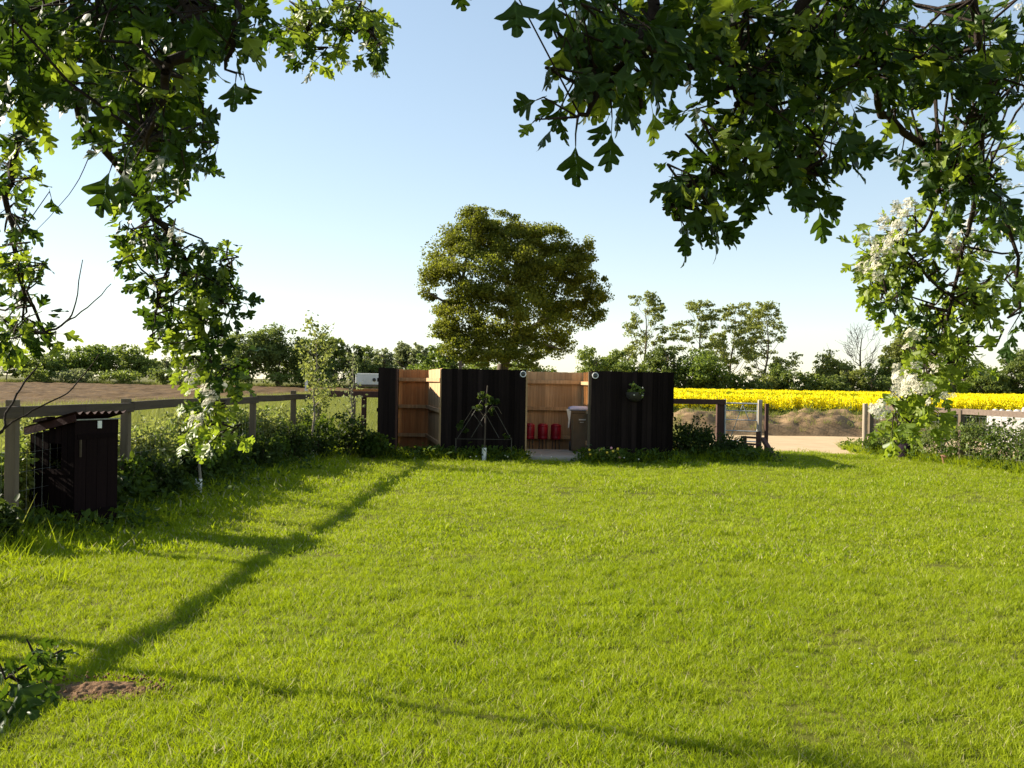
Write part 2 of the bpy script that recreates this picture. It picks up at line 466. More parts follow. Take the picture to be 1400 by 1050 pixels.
def scatter(name, P, rotz, scl, sources, mat=None, tilt=.18, label=None, cat=None, kind='stuff'):
    """ground cover: small source meshes placed on a cloud of points by geometry nodes"""
    n = len(P)
    me = bpy.data.meshes.new(name)
    me.vertices.add(n); me.vertices.foreach_set("co", np.asarray(P, np.float32).ravel())
    rot = np.stack([rng.normal(size=n) * tilt, rng.normal(size=n) * tilt, rotz], axis=1).astype(np.float32)
    a = me.attributes.new("rot", 'FLOAT_VECTOR', 'POINT'); a.data.foreach_set("vector", rot.ravel())
    a = me.attributes.new("scl", 'FLOAT', 'POINT'); a.data.foreach_set("value", np.asarray(scl, np.float32))
    a = me.attributes.new("pick", 'INT', 'POINT'); a.data.foreach_set("value", rng.integers(0, len(sources), n).astype(np.int32))
    me.update()
    o = bpy.data.objects.new(name, me)
    link(o, None, label, cat, None, kind)
    ng = bpy.data.node_groups.new(name + "_scatter", 'GeometryNodeTree')
    ng.interface.new_socket("Geometry", in_out='INPUT', socket_type='NodeSocketGeometry')
    ng.interface.new_socket("Geometry", in_out='OUTPUT', socket_type='NodeSocketGeometry')
    N, L = ng.nodes, ng.links
    gi, go = N.new("NodeGroupInput"), N.new("NodeGroupOutput")
    jn = N.new("GeometryNodeJoinGeometry")
    for s in reversed(sources):
        oi = N.new("GeometryNodeObjectInfo"); oi.inputs["Object"].default_value = s
        oi.inputs["As Instance"].default_value = True
        L.new(oi.outputs["Geometry"], jn.inputs[0])
    iop = N.new("GeometryNodeInstanceOnPoints")
    L.new(gi.outputs[0], iop.inputs["Points"]); L.new(jn.outputs[0], iop.inputs["Instance"])
    iop.inputs["Pick Instance"].default_value = True
    def attr(nm, typ, sock):
        q = N.new("GeometryNodeInputNamedAttribute"); q.data_type = typ; q.inputs["Name"].default_value = nm
        outs = [s for s in q.outputs if s.enabled and s.name == "Attribute"]
        L.new(outs[0], iop.inputs[sock])
    attr("rot", 'FLOAT_VECTOR', "Rotation"); attr("scl", 'FLOAT', "Scale"); attr("pick", 'INT', "Instance Index")
    L.new(iop.outputs[0], go.inputs[0])
    md = o.modifiers.new("scatter", 'NODES'); md.node_group = ng
    return o

def source(name, me):
    return bpy.data.objects.new(name, me)          # not linked to the scene: only a source for scatter()

def blade_tuft(name, n, rad, h0, h1, w, mat, lean=.45, mats2=None, frac2=0):
    """grass tuft of n bent blades"""
    vs, fs, mi = [], [], []
    for i in range(n):
        a, r = rng.random() * 2 * math.pi, rad * math.sqrt(rng.random())
        b = np.array([r * math.cos(a), r * math.sin(a), 0])
        h = h0 + (h1 - h0) * rng.random()
        dr = np.array([rng.normal() * lean, rng.normal() * lean, 1.0])
        bend = np.array([rng.normal() * .5, rng.normal() * .5, -.25]) * lean
        sd = unit(np.array([[rng.normal(), rng.normal(), 0]]))[0] * w * (.7 + .6 * rng.random()) / 2
        p1 = b + dr * h * .5; p2 = b + dr * h * .95 + bend * h * .6
        k = len(vs)
        vs += [b - sd, b + sd, p1 + sd * .85, p1 - sd * .85, p2]
        fs += [(k, k + 1, k + 2), (k, k + 2, k + 3), (k + 3, k + 2, k + 4)]
        mi += [1 if (mats2 and rng.random() < frac2) else 0] * 3
    return np_mesh(name, np.array(vs), [np.array(fs)], [mat] + ([mats2] if mats2 else []), mi)

def frustum_points(y0, y1, dens, margin=1.5, xmin=-1e9, xmax=1e9, half=.53):
    """even random points on the ground between two distances, as wide as the view plus a margin"""
    n = int(dens * (half * (y0 + y1) + 2 * margin) * (y1 - y0))
    y = np.sqrt(rng.random(n) * (y1 ** 2 - y0 ** 2) + y0 ** 2)
    x = (rng.random(n) * 2 - 1) * (half * y + margin)
    k = (x > xmin) & (x < xmax)
    return np.stack([x[k], y[k], np.zeros(k.sum())], axis=1)

def vnoise(x, y, s, seed=0):
    """smooth value noise for ground bumps"""
    r = np.random.default_rng(seed).random((97, 97))
    u, v = np.asarray(x) / s + 500.3, np.asarray(y) / s + 500.7
    i, j = np.floor(u).astype(int), np.floor(v).astype(int)
    fu, fv = u - i, v - j
    fu, fv = fu * fu * (3 - 2 * fu), fv * fv * (3 - 2 * fv)
    g = lambda a, b: r[a % 97, b % 97]
    return (g(i, j) * (1 - fu) + g(i + 1, j) * fu) * (1 - fv) + (g(i, j + 1) * (1 - fu) + g(i + 1, j + 1) * fu) * fv - .5

def ground_sheet(name, x0, x1, y0, y1, nx, ny, zf, mat, label, cat, keep=None):
    X, Y = np.meshgrid(np.linspace(x0, x1, nx), np.linspace(y0, y1, ny))
    Z = zf(X, Y)
    v = np.stack([X, Y, Z], axis=2).reshape(-1, 3)
    i = np.arange(ny - 1)[:, None] * nx + np.arange(nx - 1)[None]
    f = np.stack([i, i + 1, i + 1 + nx, i + nx], axis=2).reshape(-1, 4)
    if keep is not None:
        c = v[f].mean(axis=1); f = f[keep(c[:, 0], c[:, 1])]
    o = add_mesh(name, np_mesh(name, v, [f], mat, smooth=True))
    return tag(o, label, cat, None, 'structure')

# ================================================================== THE GROUND
def fence_x(y): return -4.99 + .0427 * y          # line of the left fence
def lawn_z(x, y): return vnoise(x, y, 1.7, 3) * .05 + vnoise(x, y, .35, 4) * .014

ground_sheet("ground", -420, 420, -40, 900, 30, 40, lambda x, y: 0 * x - .10, M['meadow_soil'],
             "rough meadow ground that reaches out to the tree lines", "ground")
ground_sheet("lawn", -6.5, 17, -4, 25.4, 200, 250, lawn_z, M['lawn_soil'],
             "sunny mown lawn in front of the black boarded enclosure", "lawn",
             keep=lambda x, y: (x > fence_x(y) - .6) & (y < 24.6 + .35 * np.sin(x * 1.3)) & ~((y > 20.78) & (x > -2.68) & (x < 3.22)))
ground_sheet("earth_floor", -2.95, 3.4, 20.6, 24.3, 40, 24, lambda x, y: vnoise(x, y, .3, 31) * .02 - .012, M['dark_earth'],
             "dark trodden earth inside the bays of the enclosure", "earth floor")
ground_sheet("ploughed_field", -130, 6, 8, 174, 330, 330,
             lambda x, y: vnoise(x, y, 2.2, 5) * .24 + vnoise(x, y, .9, 6) * .22 + .05 * np.sin(x * 2.0 + y * .35), M['plough'],
             "brown ploughed field beyond the left rail fence", "field", keep=lambda x, y: x < -17.5 + 1.2 * np.sin(y * .21) + np.clip(y - 95, 0, 40) * .6)
ground_sheet("sandy_drive", 4.2, 30, 23.6, 33.6, 60, 30, lambda x, y: vnoise(x, y, 1.5, 8) * .03 + .0, M['sand'],
             "pale sandy drive seen through the gap beside the gate", "drive",
             keep=lambda x, y: y > 24.4 + .35 * np.sin(x * 1.3) - .5)
def bank_z(x, y):
    e = np.clip(1 - np.abs((y - 34.6) / 1.7) ** 2.2, 0, 1) * np.clip((x - 3.5) / 2.5, 0, 1) * np.clip((15.5 - x) / 4, 0, 1)
    return -.05 + e * (.74 + .22 * vnoise(x, y, 1.5, 9) + .30 * vnoise(x, y, .6, 10) + .20 * vnoise(x, y, .25, 12))
ground_sheet("soil_bank", 3, 16, 32.6, 36.6, 150, 46, bank_z, M['bank'],
             "low bank of brown soil with dry grass between the drive and the yellow field", "soil bank")
# bare soil in the near lawn
sc = at(135, 950, 5.16)
def mole_z(x, y):
    r = np.sqrt(((x - sc.x) / .27) ** 2 + ((y - sc.y) / .13) ** 2)
    return np.clip(1 - r, -.3, 1) * .028 + .010 + vnoise(x, y, .06, 13) * .022 * np.clip(1.3 - r, 0, 1) + vnoise(x, y, .02, 14) * .014
ground_sheet("bare_soil_patch", sc.x - .34, sc.x + .34, sc.y - .17, sc.y + .17, 90, 50, mole_z, M['bare_soil'],
             "small bare patch of loose brown soil in the near lawn", "soil",
             keep=lambda x, y: ((x - sc.x) / .33) ** 2 + ((y - sc.y) / .165) ** 2 < 1)

cv, cf = [], []
for _ in range(130):                                    # crumbs of soil lying in the grass round the patch
    a, r = random.random() * 6.283, 1.0 + abs(random.gauss(0, .28)); s_ = random.uniform(.004, .011)
    c = np.array([sc.x + math.cos(a) * .25 * r, sc.y + math.sin(a) * .115 * r, .030 + random.random() * .012])
    k0 = len(cv); cv += [c + q * s_ * random.uniform(.7, 1.3) for q in np.array([(1, 0, 0), (0, 1, 0), (-1, 0, 0), (0, -1, 0), (0, 0, .9), (0, 0, -.9)])]
    cf += [(k0 + i, k0 + (i + 1) % 4, k0 + 4) for i in range(4)] + [(k0 + (i + 1) % 4, k0 + i, k0 + 5) for i in range(4)]
add_mesh("soil_crumbs", np_mesh("soil_crumbs", np.array(cv), [np.array(cf)], M['bare_soil']), None, label="brown soil crumbs scattered in the grass round the bare patch", cat="soil crumbs", kind='stuff')
# lawn grass
tufts = [source("grass_tuft", blade_tuft("grass_tuft", 30, .055, .018, .048, .0032, M['grass'], .55, M['straw'], .08)) for _ in range(6)]
wide = [source("wide_tuft", blade_tuft("wide_tuft", 64, .15, .018, .045, .0055, M['grass'], .55, M['straw'], .07)) for _ in range(6)]
parts = []
for y0, y1, dens, s in ((3.4, 6, 640, 1.0), (6, 9, 400, 1.05), (9, 14, 110, 1.0), (14, 25.0, 62, 1.15)):
    p = frustum_points(y0, y1, dens, 1.2)
    parts.append(np.column_stack([p, np.full(len(p), s)]))
G = np.concatenate(parts)
k = (G[:, 0] > fence_x(G[:, 1]) - .3) & ~((G[:, 1] > 24.3) & (G[:, 0] > 5)) & ~((G[:, 1] > 20.9) & (G[:, 0] < 3.4) & (G[:, 0] > -2.8))
k &= (((G[:, 0] - sc.x) / .27) ** 2 + ((G[:, 1] - sc.y) / .125) ** 2) > 1 - .75 * rng.random(len(G))
G = G[k]
G[:, 2] = lawn_z(G[:, 0], G[:, 1])
hv = 1 + .55 * vnoise(G[:, 0], G[:, 1], .9, 21) + .5 * vnoise(G[:, 0], G[:, 1], .25, 22)
edge = np.clip(1 - (G[:, 0] - fence_x(G[:, 1])) / 1.6, 0, 1)
gs = G[:, 3] * hv * (.8 + .5 * rng.random(len(G))) * (1 + 1.3 * edge)
for nm, k, srcs, lab in (("lawn_grass", G[:, 1] < 9, tufts, "short green grass blades of the near half of the sunny lawn"), ("lawn_grass", G[:, 1] >= 9, wide, "short green grass blades of the far half of the sunny lawn")):
    scatter(nm, G[k, :3], rng.random(k.sum()) * 6.283, gs[k], srcs, label=lab, cat="grass")

# tall grass beyond the left fence
tall = [source("tall_tuft", blade_tuft("tall_tuft", 20, .18, .35, .85, .012, M['tall_grass'], .28)) for _ in range(5)]
n = 38000
y = 5 + rng.random(n) ** 1.6 * 100
x = -19.5 + rng.random(n) ** .8 * 15.5
m2 = rng.random(n) < .22
x[m2] = -12 + rng.random(m2.sum()) * 17; y[m2] = 24.8 + rng.random(m2.sum()) * 40
kk = (np.abs(x) < .62 * y + 2) & (x < np.where(y > 24.6, 99, -4.75 + .0427 * (y - 5)))
P = np.stack([x, y, np.full(n, -.09)], axis=1)[kk]
scatter("tall_grass", P, rng.random(len(P)) * 6.283, (.40 + .45 * rng.random(len(P))) * (1 + .3 * (P[:, 1] < 40)) * np.where(np.abs(P[:, 0] - fence_x(P[:, 1])) < 1.6, .75, 1.0), tall,
        label="tall yellowish meadow grass between the left fence and the ploughed field", cat="tall grass")
# green margin on the far side of the ploughed field, and on the bank
n = 5200
x = -105 + rng.random(n) * 112; y = 166 + rng.random(n) * 8
P = np.stack([x, y, np.full(n, -.05)], axis=1)
scatter("field_margin_grass", P, rng.random(n) * 6.283, .6 + .7 * rng.random(n), tall,
        label="green strip of rough grass along the far edge of the ploughed field", cat="grass strip")
n = 420
x = 3.6 + rng.random(n) * 11.5; y = 33.2 + rng.random(n) * 3.2
P = np.stack([x, y, bank_z(x, y) - .02], axis=1)
dry = [source("dry_tuft", blade_tuft("dry_tuft", 16, .12, .08, .22, .010, M['tall_grass'], .6)) for _ in range(3)]
scatter("bank_grass", P, rng.random(n) * 6.283, .6 + .8 * rng.random(n), dry,
        label="dry grass tufts on the brown soil bank", cat="grass tufts")

# oilseed rape
def rape_plant(name):
    vs, fs, mi = [], [], []
    def quad(c, s, ny, m):
        R = frames(rng.normal(size=(1, 3)), np.array([[rng.normal(), rng.normal() + ny, rng.normal() * .6 + .4]]))[0]
        k0 = len(vs)
        for q in CLUMP_V * s: vs.append(R @ q + c)
        fs.extend([(k0, k0 + 1, k0 + 2), (k0, k0 + 2, k0 + 3)]); mi.extend([m, m])
    for i in range(7):
        a, r = rng.random() * 6.283, .22 * math.sqrt(rng.random())
        b = np.array([r * math.cos(a), r * math.sin(a), 0]); h = .95 + .28 * rng.random()
        t = b * 1.3 + np.array([0, 0, h])
        k0 = len(vs); w = np.array([.006, .003, 0])
        vs += [b - w, b + w, t + w, t - w]; fs += [(k0, k0 + 1, k0 + 2), (k0, k0 + 2, k0 + 3)]; mi += [0, 0]
        for j in range(5): quad(b + (t - b) * (.12 + .5 * rng.random()) + rng.normal(size=3) * .05, .14, -.4, 0)
        for j in range(11): quad(t + np.array([rng.normal() * .06, rng.normal() * .06, -abs(rng.normal()) * .17]), .085, -.3, 1)
    return source(name, np_mesh(name, np.array(vs), [np.array(fs)], [M['rape_g'], M['rape_y']], mi))
rapes = [rape_plant("rape_plant") for _ in range(5)]
RAPE_Y0, RAPE_Y1 = 43.5, 93.0
def rape_pts(y0, y1, dens):
    n = int((y1 - y0) * 64 * dens)
    x = 4 + rng.random(n) * 64; y = y0 + rng.random(n) * (y1 - y0)
    k = x < .58 * y + 4
    return np.stack([x, y, np.full(n, -.09)], axis=1)[k]
P = np.concatenate([rape_pts(RAPE_Y0, 46.5, 14), rape_pts(46.5, 55, 9), rape_pts(55, RAPE_Y1, 6.5)])
scatter("rapeseed_crop", P, rng.random(len(P)) * 6.283, .82 + .3 * rng.random(len(P)), rapes, tilt=.06,
        label="field of bright yellow flowering rapeseed beyond the drive", cat="rapeseed")
n = 1500
x = 3.5 + rng.random(n) * 30; y = 36.2 + rng.random(n) * 7
P = np.stack([x, y, np.full(n, -.09)], axis=1)
scatter("verge_grass", P, rng.random(n) * 6.283, .35 + .35 * rng.random(n), tall,
        label="green grass verge between the soil bank and the yellow crop", cat="grass verge")

# ================================================================== BOARDED ENCLOSURE
YF, YB, HT = 20.7, 24.0, 1.84
def boards(panel, a, b, mat, h, w=.105, face=1, z0=-.04, thick=.016):
    """feather-edge boards along the line a -> b, each one a child of its panel; face: side the boards stand on"""
    a, b = Vector((*a, 0)), Vector((*b, 0)); d = b - a; L = d.length; d.normalize()
    nrm = Vector((d.y, -d.x, 0)) * face
    n = max(1, round(L / w)); w = L / n
    ang = math.atan2(d.y, d.x)
    for i in range(n):
        c = a + d * (w * (i + .5))
        hh = h + .06 + random.uniform(-.008, .008)
        R = Matrix.Rotation(ang + .09 * face, 3, 'Z') @ Matrix.Rotation(random.uniform(-.004, .004), 3, 'Y')
        m = MB().box(c + nrm * .012 + Vector((0, 0, z0 + hh / 2)), (w * 1.12, thick, hh), R)
        m.build("board", mat, panel)

def panel(root, a, b, mat, label=None, face=1, rails_face=None, rail_mat=None, h=HT - .03, w=.105):
    """posts and three cross rails as the panel's own mesh, boards as its children"""
    A, B = Vector((*a, 0)), Vector((*b, 0)); d = (B - A).normalized(); nrm = Vector((d.y, -d.x, 0)) * face
    m = MB()
    back = -nrm * .035
    rail = lambda z: MB().beam(A + back + Vector((0, 0, z)), B + back + Vector((0, 0, z)), .045, .075)
    o = rail(.97).build("panel", rail_mat or mat, root, label)
    for z in (.30, 1.58): rail(z).build("rail", rail_mat or mat, o)
    boards(o, a, b, mat, h, w, face)
    return o

enc = empty("boarded_enclosure", (.3, YF, 0), "black boarded bin enclosure of upright boards with two open bays", "enclosure")
XA0, XA1, XB0, XB1, XC0, XC1 = gx(517, YF), gx(540, YF), gx(603.5, YF), gx(718, YF), gx(808, YF), gx(920, YF)
panel(enc, (XA0, YF), (XA1, YF), M['black_wood'], "narrow black front panel at the left end")
panel(enc, (XB0, YF), (XB1, YF), M['black_wood'], "wide black front panel behind the fan-trained tree")
panel(enc, (XC0, YF), (XC1, YF), M['black_wood'], "wide black front panel with the wall basket")
XL0, XL1 = gx(537, YB), gx(585, YB)
panel(enc, (XL0 - .1, YB + .06), (XL1, YB + .06), M['orange_wood'], "orange-brown inner back boards of the left bay", face=-1, rail_mat=M['orange_wood'])
panel(enc, (XL1 + .03, YB), (XB0 + .015, YF + .06), M['tan_wood'], "slanting side boards of the left bay with a sunlit patch", face=1, rail_mat=M['tan_wood'])
XR0, XR1 = gx(712, YB), gx(812, YB)
panel(enc, (XR0 - .6, YB + .06), (XR1, YB + .06), M['tan_wood'], "pale tan back boards of the bin bay", face=-1, rail_mat=M['tan_wood'])
panel(enc, (XA0 + .02, YB), (XA0 + .02, YF + .06), M['black_wood'], "left side wall", face=-1)
panel(enc, (XB1 - .05, YB), (XB1 - .05, YF + .06), M['black_wood'], "dark partition left of the bin bay", face=1)
panel(enc, (XC0 + .06, YB), (XC0 + .06, YF + .06), M['tan_wood'], "right side wall of the bin bay", face=-1, rail_mat=M['tan_wood'])
panel(enc, (XC1 - .03, YB), (XC1 - .03, YF + .06), M['black_wood'], "right side wall", face=1)
# rails seen on the inside of the bays face us: put them proud
for (x0, x1, mat) in ((XL0, XL1 - .02, M['tan_wood']), (XR0 - .3, XR1 - .05, M['tan_wood'])):
    for z in (.30, .97, 1.60):
        MB().beam((x0, YB + .01, z), (x1, YB + .01, z), .05, .08).build("rail", mat, enc)
ra, rb = Vector((XL1 + .03, YB, 0)), Vector((XB0 + .015, YF + .06, 0)); rn = Vector((-.99, -.15, 0)) * .05
for z in (.30, .97, 1.60): MB().beam(ra + rn + Vector((0, -.12, z)), rb + rn + Vector((0, .05, z)), .04, .08).build("rail", M['tan_wood'], enc)
for x, mat in ((XB1 + .012, M['tan_wood']), (XC0 - .03, M['post_wood']), (XB0 - .012, M['tan_wood']), (XA1 + .012, M['brown_wood'])):
    MB().box((x, YF + .07, HT / 2 - .01), (.055, .09, HT - .02)).build("post", mat, enc)

slab = MB().box((gx(757, 21.6), 21.75, .045), (gx(797, 21.6) - gx(716, 21.6), 2.3, .09))
slab.build("concrete_slab", M['concrete'], None, "pale concrete slab across the mouth of the bin bay", "slab", bevel=.008)

# round lamps
for px, py, lab in ((715.3, 511.5, "round white-rimmed outdoor lamp on the panel left of the bin bay"),
                    (814, 513.5, "round white-rimmed outdoor lamp on the panel with the wall basket")):
    c = at(px, py, YF - .04)
    r = empty("bulkhead_lamp", c, lab, "lamp", "round lamps at the top corners of the bin bay")
    m = MB(); n = 24; vs = []; fs = []
    for i in range(n):
        a = 2 * math.pi * i / n
        for j in range(8):
            b = 2 * math.pi * j / 8
            R_ = .055 + .010 * math.cos(b)
            vs.append((c.x + R_ * math.cos(a), c.y - .012 * math.sin(b), c.z + R_ * math.sin(a)))
    for i in range(n):
        for j in range(8):
            fs.append((i * 8 + j, i * 8 + (j + 1) % 8, ((i + 1) % n) * 8 + (j + 1) % 8, ((i + 1) % n) * 8 + j))
    m.add(vs, fs, True); m.build("rim", M['white_plastic'], r)
    MB().lathe(c + Vector((0, .02, 0)), [(.049, 0), (.044, .012), (.02, .020), (.004, .022)], 16, 'Y').build("lens", M['glass_dark'], r)
    MB().lathe(c + Vector((0, .03, 0)), [(.05, -.01), (.05, .012)], 16, 'Y').build("base", M['dark_metal'], r)

# red drums on legs
for px, lab in ((724.5, "red drum on dark legs, nearest the dark left partition"),
                (742.5, "red drum on dark legs, middle of the three"),
                (760.5, "red drum on dark legs, nearest the brown bin")):
    Y = 23.35; x = gx(px, Y)
    r = empty("red_drum", (x, Y, .0), lab, "drum", "red drums in the bin bay")
    MB().lathe((x, Y, 0), [(.02, .285), (0.110, .29), (0.118, .305), (0.118, .35), (0.114, .36), (0.118, .37), (0.118, .56), (0.114, .57), (0.118, .58), (0.118, .61), (0.110, .625), (.02, .63)], 20).build("body", M['red'], r)
    MB().lathe((x, Y, 0), [(.085, .628), (.085, .645), (.03, .648)], 16).build("lid", M['red'], r)
    for sx, sy in ((-1, -1), (1, -1), (0, 1)):
        MB().tube([(x + sx * .07, Y + sy * .06, .30), (x + sx * .085, Y + sy * .075, -.02)], .010, 6).build("leg", M['dark_metal'], r)

# wheelie bin
Yb = 22.45; bx0, bx1 = gx(779, Yb), gx(806.5, Yb); bc = (bx0 + bx1) / 2; bw = (bx1 - bx0)
binr = empty("wheelie_bin", (bc, Yb, .09), "brown wheelie bin with a pale grey lid on the concrete slab", "bin")
m = MB()
def ring(z, w, d): return [(bc - w / 2, Yb - d / 2, z), (bc + w / 2, Yb - d / 2, z), (bc + w / 2, Yb + d / 2, z), (bc - w / 2, Yb + d / 2, z)]
lv = [(.115, .80 * bw, .40), (.50, .88 * bw, .45), (.93, .97 * bw, .52), (.935, 1.03 * bw, .56), (.985, 1.03 * bw, .56)]
vs = []; fs = []
for q in lv: vs += ring(*q)
for i in range(len(lv) - 1):
    for k in range(4): fs.append((i * 4 + k, i * 4 + (k + 1) % 4, i * 4 + 4 + (k + 1) % 4, i * 4 + 4 + k))
fs += [(3, 2, 1, 0), tuple(range(len(lv) * 4 - 4, len(lv) * 4))]
m.add(vs, fs); m.build("body", M['bin_brown'], binr, bevel=.012)
m = MB()
for xx in (bc - bw * .33, bc + bw * .30):
    m.beam((xx - .0, Yb - .225, .16), (xx + .0, Yb - .272, .90), .035, .022, (0, -1, 0))
m.build("rib", M['bin_brown'], binr)
vs = []; fs = []
lv = [(.986, 1.10 * bw, .62), (1.02, 1.12 * bw, .64), (1.055, 1.04 * bw, .56), (1.075, .7 * bw, .36)]
for q in lv: vs += ring(*q)
for i in range(3):
    for k in range(4): fs.append((i * 4 + k, i * 4 + (k + 1) % 4, i * 4 + 4 + (k + 1) % 4, i * 4 + 4 + k))
fs += [(3, 2, 1, 0), (12, 13, 14, 15)]
MB().add(vs, fs).build("lid", M['bin_lid'], binr, bevel=.012)
MB().tube([(bc - .2, Yb + .33, 1.0), (bc - .2, Yb + .40, 1.01), (bc + .2, Yb + .40, 1.01), (bc + .2, Yb + .33, 1.0)], .016, 8).build("handle", M['bin_lid'], binr)
x0 = bc - bw * .53
m = MB().add([(x0 - .075, Yb - .29, 1.02), (x0 + .03, Yb - .30, 1.02), (x0 + .012, Yb - .29, .83), (x0 - .012, Yb - .28, .62), (x0 - .035, Yb - .275, .60), (x0 - .03, Yb - .285, .80),
              (x0 - .075, Yb - .25, 1.02), (x0 + .03, Yb - .26, 1.02), (x0 + .012, Yb - .25, .83), (x0 - .012, Yb - .245, .62), (x0 - .035, Yb - .24, .60), (x0 - .03, Yb - .25, .80)],
             [(0, 5, 2, 1), (5, 4, 3, 2), (7, 8, 11, 6), (8, 9, 10, 11), (0, 6, 11, 5), (5, 11, 10, 4), (1, 2, 8, 7), (2, 3, 9, 8), (0, 1, 7, 6), (4, 10, 9, 3)])
m.build("liner_strip", M['white_plastic'], binr, "white liner hanging out under the left edge of the lid")
m = MB()
m.box((bc + .05, Yb - .272, .79), (.17, .004, .026), Matrix.Rotation(.06, 3, 'X')); m.box((bc + .03, Yb - .265, .735), (.08, .004, .014), Matrix.Rotation(.06, 3, 'X'))
m.build("sticker", M['white_paint'], binr)
for s in (-1, 1):
    c = Vector((bc + s * bw * .42, Yb + .2, .19))
    MB().tube([c - Vector((.025, 0, 0)), c + Vector((.025, 0, 0))], .10, 16).build("wheel", M['dark_metal'], binr)

# wall basket with flowers
c = at(868, 541, YF - .02)
wb = empty("wall_basket", c + Vector((0, 0, -.10)), "dark half-round wall basket with pale leafy plant on the black panel", "wall basket")
vs = []; fs = []; prof = [(.19, .07), (.19, .04), (.17, -.03), (.12, -.09), (.04, -.125)]
for r, z in prof:
    for i in range(13):
        a = math.pi * i / 12
        vs.append((c.x + r * math.cos(a), c.y - .02 - r * .8 * math.sin(a), c.z + z))
for j in range(len(prof) - 1):
    for i in range(12): fs.append((j * 13 + i, j * 13 + i + 1, j * 13 + 14 + i, j * 13 + 13 + i))
fs.append(tuple(range(12, -1, -1))); fs.append(tuple(range(4 * 13, 5 * 13)))
for j in range(len(prof) - 1): fs.append((j * 13, j * 13 + 13, j * 13 + 25, j * 13 + 12))
MB().add(vs, fs, True).build("basket", M['dark_metal'], wb)
lob = [(c.x, c.y - .11, c.z + .11, .14, .10, .10), (c.x - .05, c.y - .1, c.z + .2, .07, .07, .08), (c.x + .09, c.y - .13, c.z + .03, .07, .06, .09)]
add_mesh("foliage", crown_mesh("foliage", lob, 190, .055, M['leaf_mid'], sub=.35, nsub=8), wb)
m = MB()
for i in range(3):
    q = c + Vector((random.uniform(-.08, .14), -.17 - random.random() * .05, random.uniform(.0, .2)))
    m.lathe(q, [(.004, -.008), (.018, 0), (.014, .01), (.003, .013)], 6, 'Y')
m.build("flower", M['petal'], wb)

# post top behind the enclosure
q = at(629.5, 496, 24.6)
MB().box((q.x, 24.6, 1.03), (.075, .075, 2.06)).build("timber_post", M['post_wood'], None, "pale square post standing up behind the wide black panel", "post", bevel=.006)

# fan-trained tree with canes
Yt = 20.25; ax = gx(663, Yt)
cf = empty("cane_frame", (ax, Yt + .12, 0), "fan-shaped frame of thin canes tied in front of the black panel", "cane frame")
def cz(px, py): return Vector((gx(px, Yt + .12), Yt + .12, at(px, py, Yt + .12).z))
for a, b in (((626, 599), (660, 545)), ((699, 600), (670, 548)), ((645, 598), (664, 566)), ((683, 599), (664, 566)), ((647, 565), (660, 583))):
    MB().tube([cz(*a), cz(*b)], .007, 6).build("cane", M['cane'], cf)
MB().tube([cz(623, 600), cz(701, 601)], .005, 6).build("cross_wire", M['cane'], cf)
for px in (624, 700): MB().tube([cz(px, 599), Vector((gx(px, Yt + .12), Yt + .12, 0))], .010, 6).build("peg", M['cane'], cf)
ft = empty("fan_trained_tree", (ax, Yt, 0), "young fan-trained fruit tree with a white trunk guard by the black panel", "fruit tree")
def tz(px, py, dy=0): return Vector((gx(px, Yt + dy), Yt + dy, at(px, py, Yt + dy).z))
segs = []
def limb(pts, r):
    for i in range(len(pts) - 1): segs.append((pts[i], pts[i + 1], r * (1 - .5 * i / len(pts)), r * (1 - .5 * (i + 1) / len(pts))))
limb([Vector((ax, Yt, 0)), tz(663.5, 600), tz(664, 570), tz(665, 540), tz(666, 527)], .020)
limb([tz(664, 572), tz(655, 560), tz(648, 556), tz(636, 575), tz(630, 586)], .010)
limb([tz(664, 566), tz(672, 556), tz(680, 556), tz(686, 566)], .010)
limb([tz(665, 550), tz(659, 542), tz(657, 536)], .009)
add_mesh("trunk", skel_mesh("trunk", segs, M['bark'], 6), ft)
lob = []
for px, py, rx, rz in ((632, 584, 8, 8), (660, 541, 5, 6), (676, 552, 8, 6), (654, 557, 7, 6), (668, 548, 6, 7), (692, 596, 4, 3), (672, 562, 4, 5)):
    p = tz(px, py); lob.append((p.x, p.y - .05, p.z, rx / 69, .10, rz / 69))
add_mesh("foliage", crown_mesh("foliage", lob, 240, .085, M['bramble'], sub=.4, nsub=7, hang=.3), ft)
MB().lathe((ax, Yt, 0), [(.045, 0), (.045, .27), (.04, .272)], 12).build("trunk_guard", M['white_plastic'], ft)

# ================================================================== LEFT FENCE
def fp(y, z=0): return Vector((fence_x(y), y, z))
RT = 1.30                                              # top of the rail
fence = empty("post_and_rail_fence", fp(14), "weathered timber post and rail fence along the left side of the lawn", "fence")
posts_y = [1.6, 4.2, 6.75, 9.42, 11.9, 14.3, 16.9, 19.5, 21.6]
for i, y in enumerate(posts_y):
    h = RT + (.05 if i % 2 else .02)
    p = fp(y)
    MB().box((p.x, p.y, h / 2 - .1), (.095, .095, h + .2), Matrix.Rotation(random.uniform(-.03, .03), 3, 'Z') @ Matrix.Rotation(random.uniform(-.012, .012), 3, 'X')).build("post", M['post_wood'], fence, bevel=.007)
for i in range(len(posts_y) - 1):
    a, b = fp(posts_y[i], RT - .07 + random.uniform(-.012, .012)), fp(posts_y[i + 1], RT - .07 + random.uniform(-.012, .012))
    a.x += .078; b.x += .078
    mid = (a + b) / 2 + Vector((0, 0, random.uniform(-.02, .01)))
    MB().beam(a + Vector((0, .004, 0)), mid, .042, .105).beam(mid + Vector((0, .002, 0)), b - Vector((0, .004, 0)), .042, .105).build("rail", M['rail_wood'], fence, bevel=.005)
m = MB()
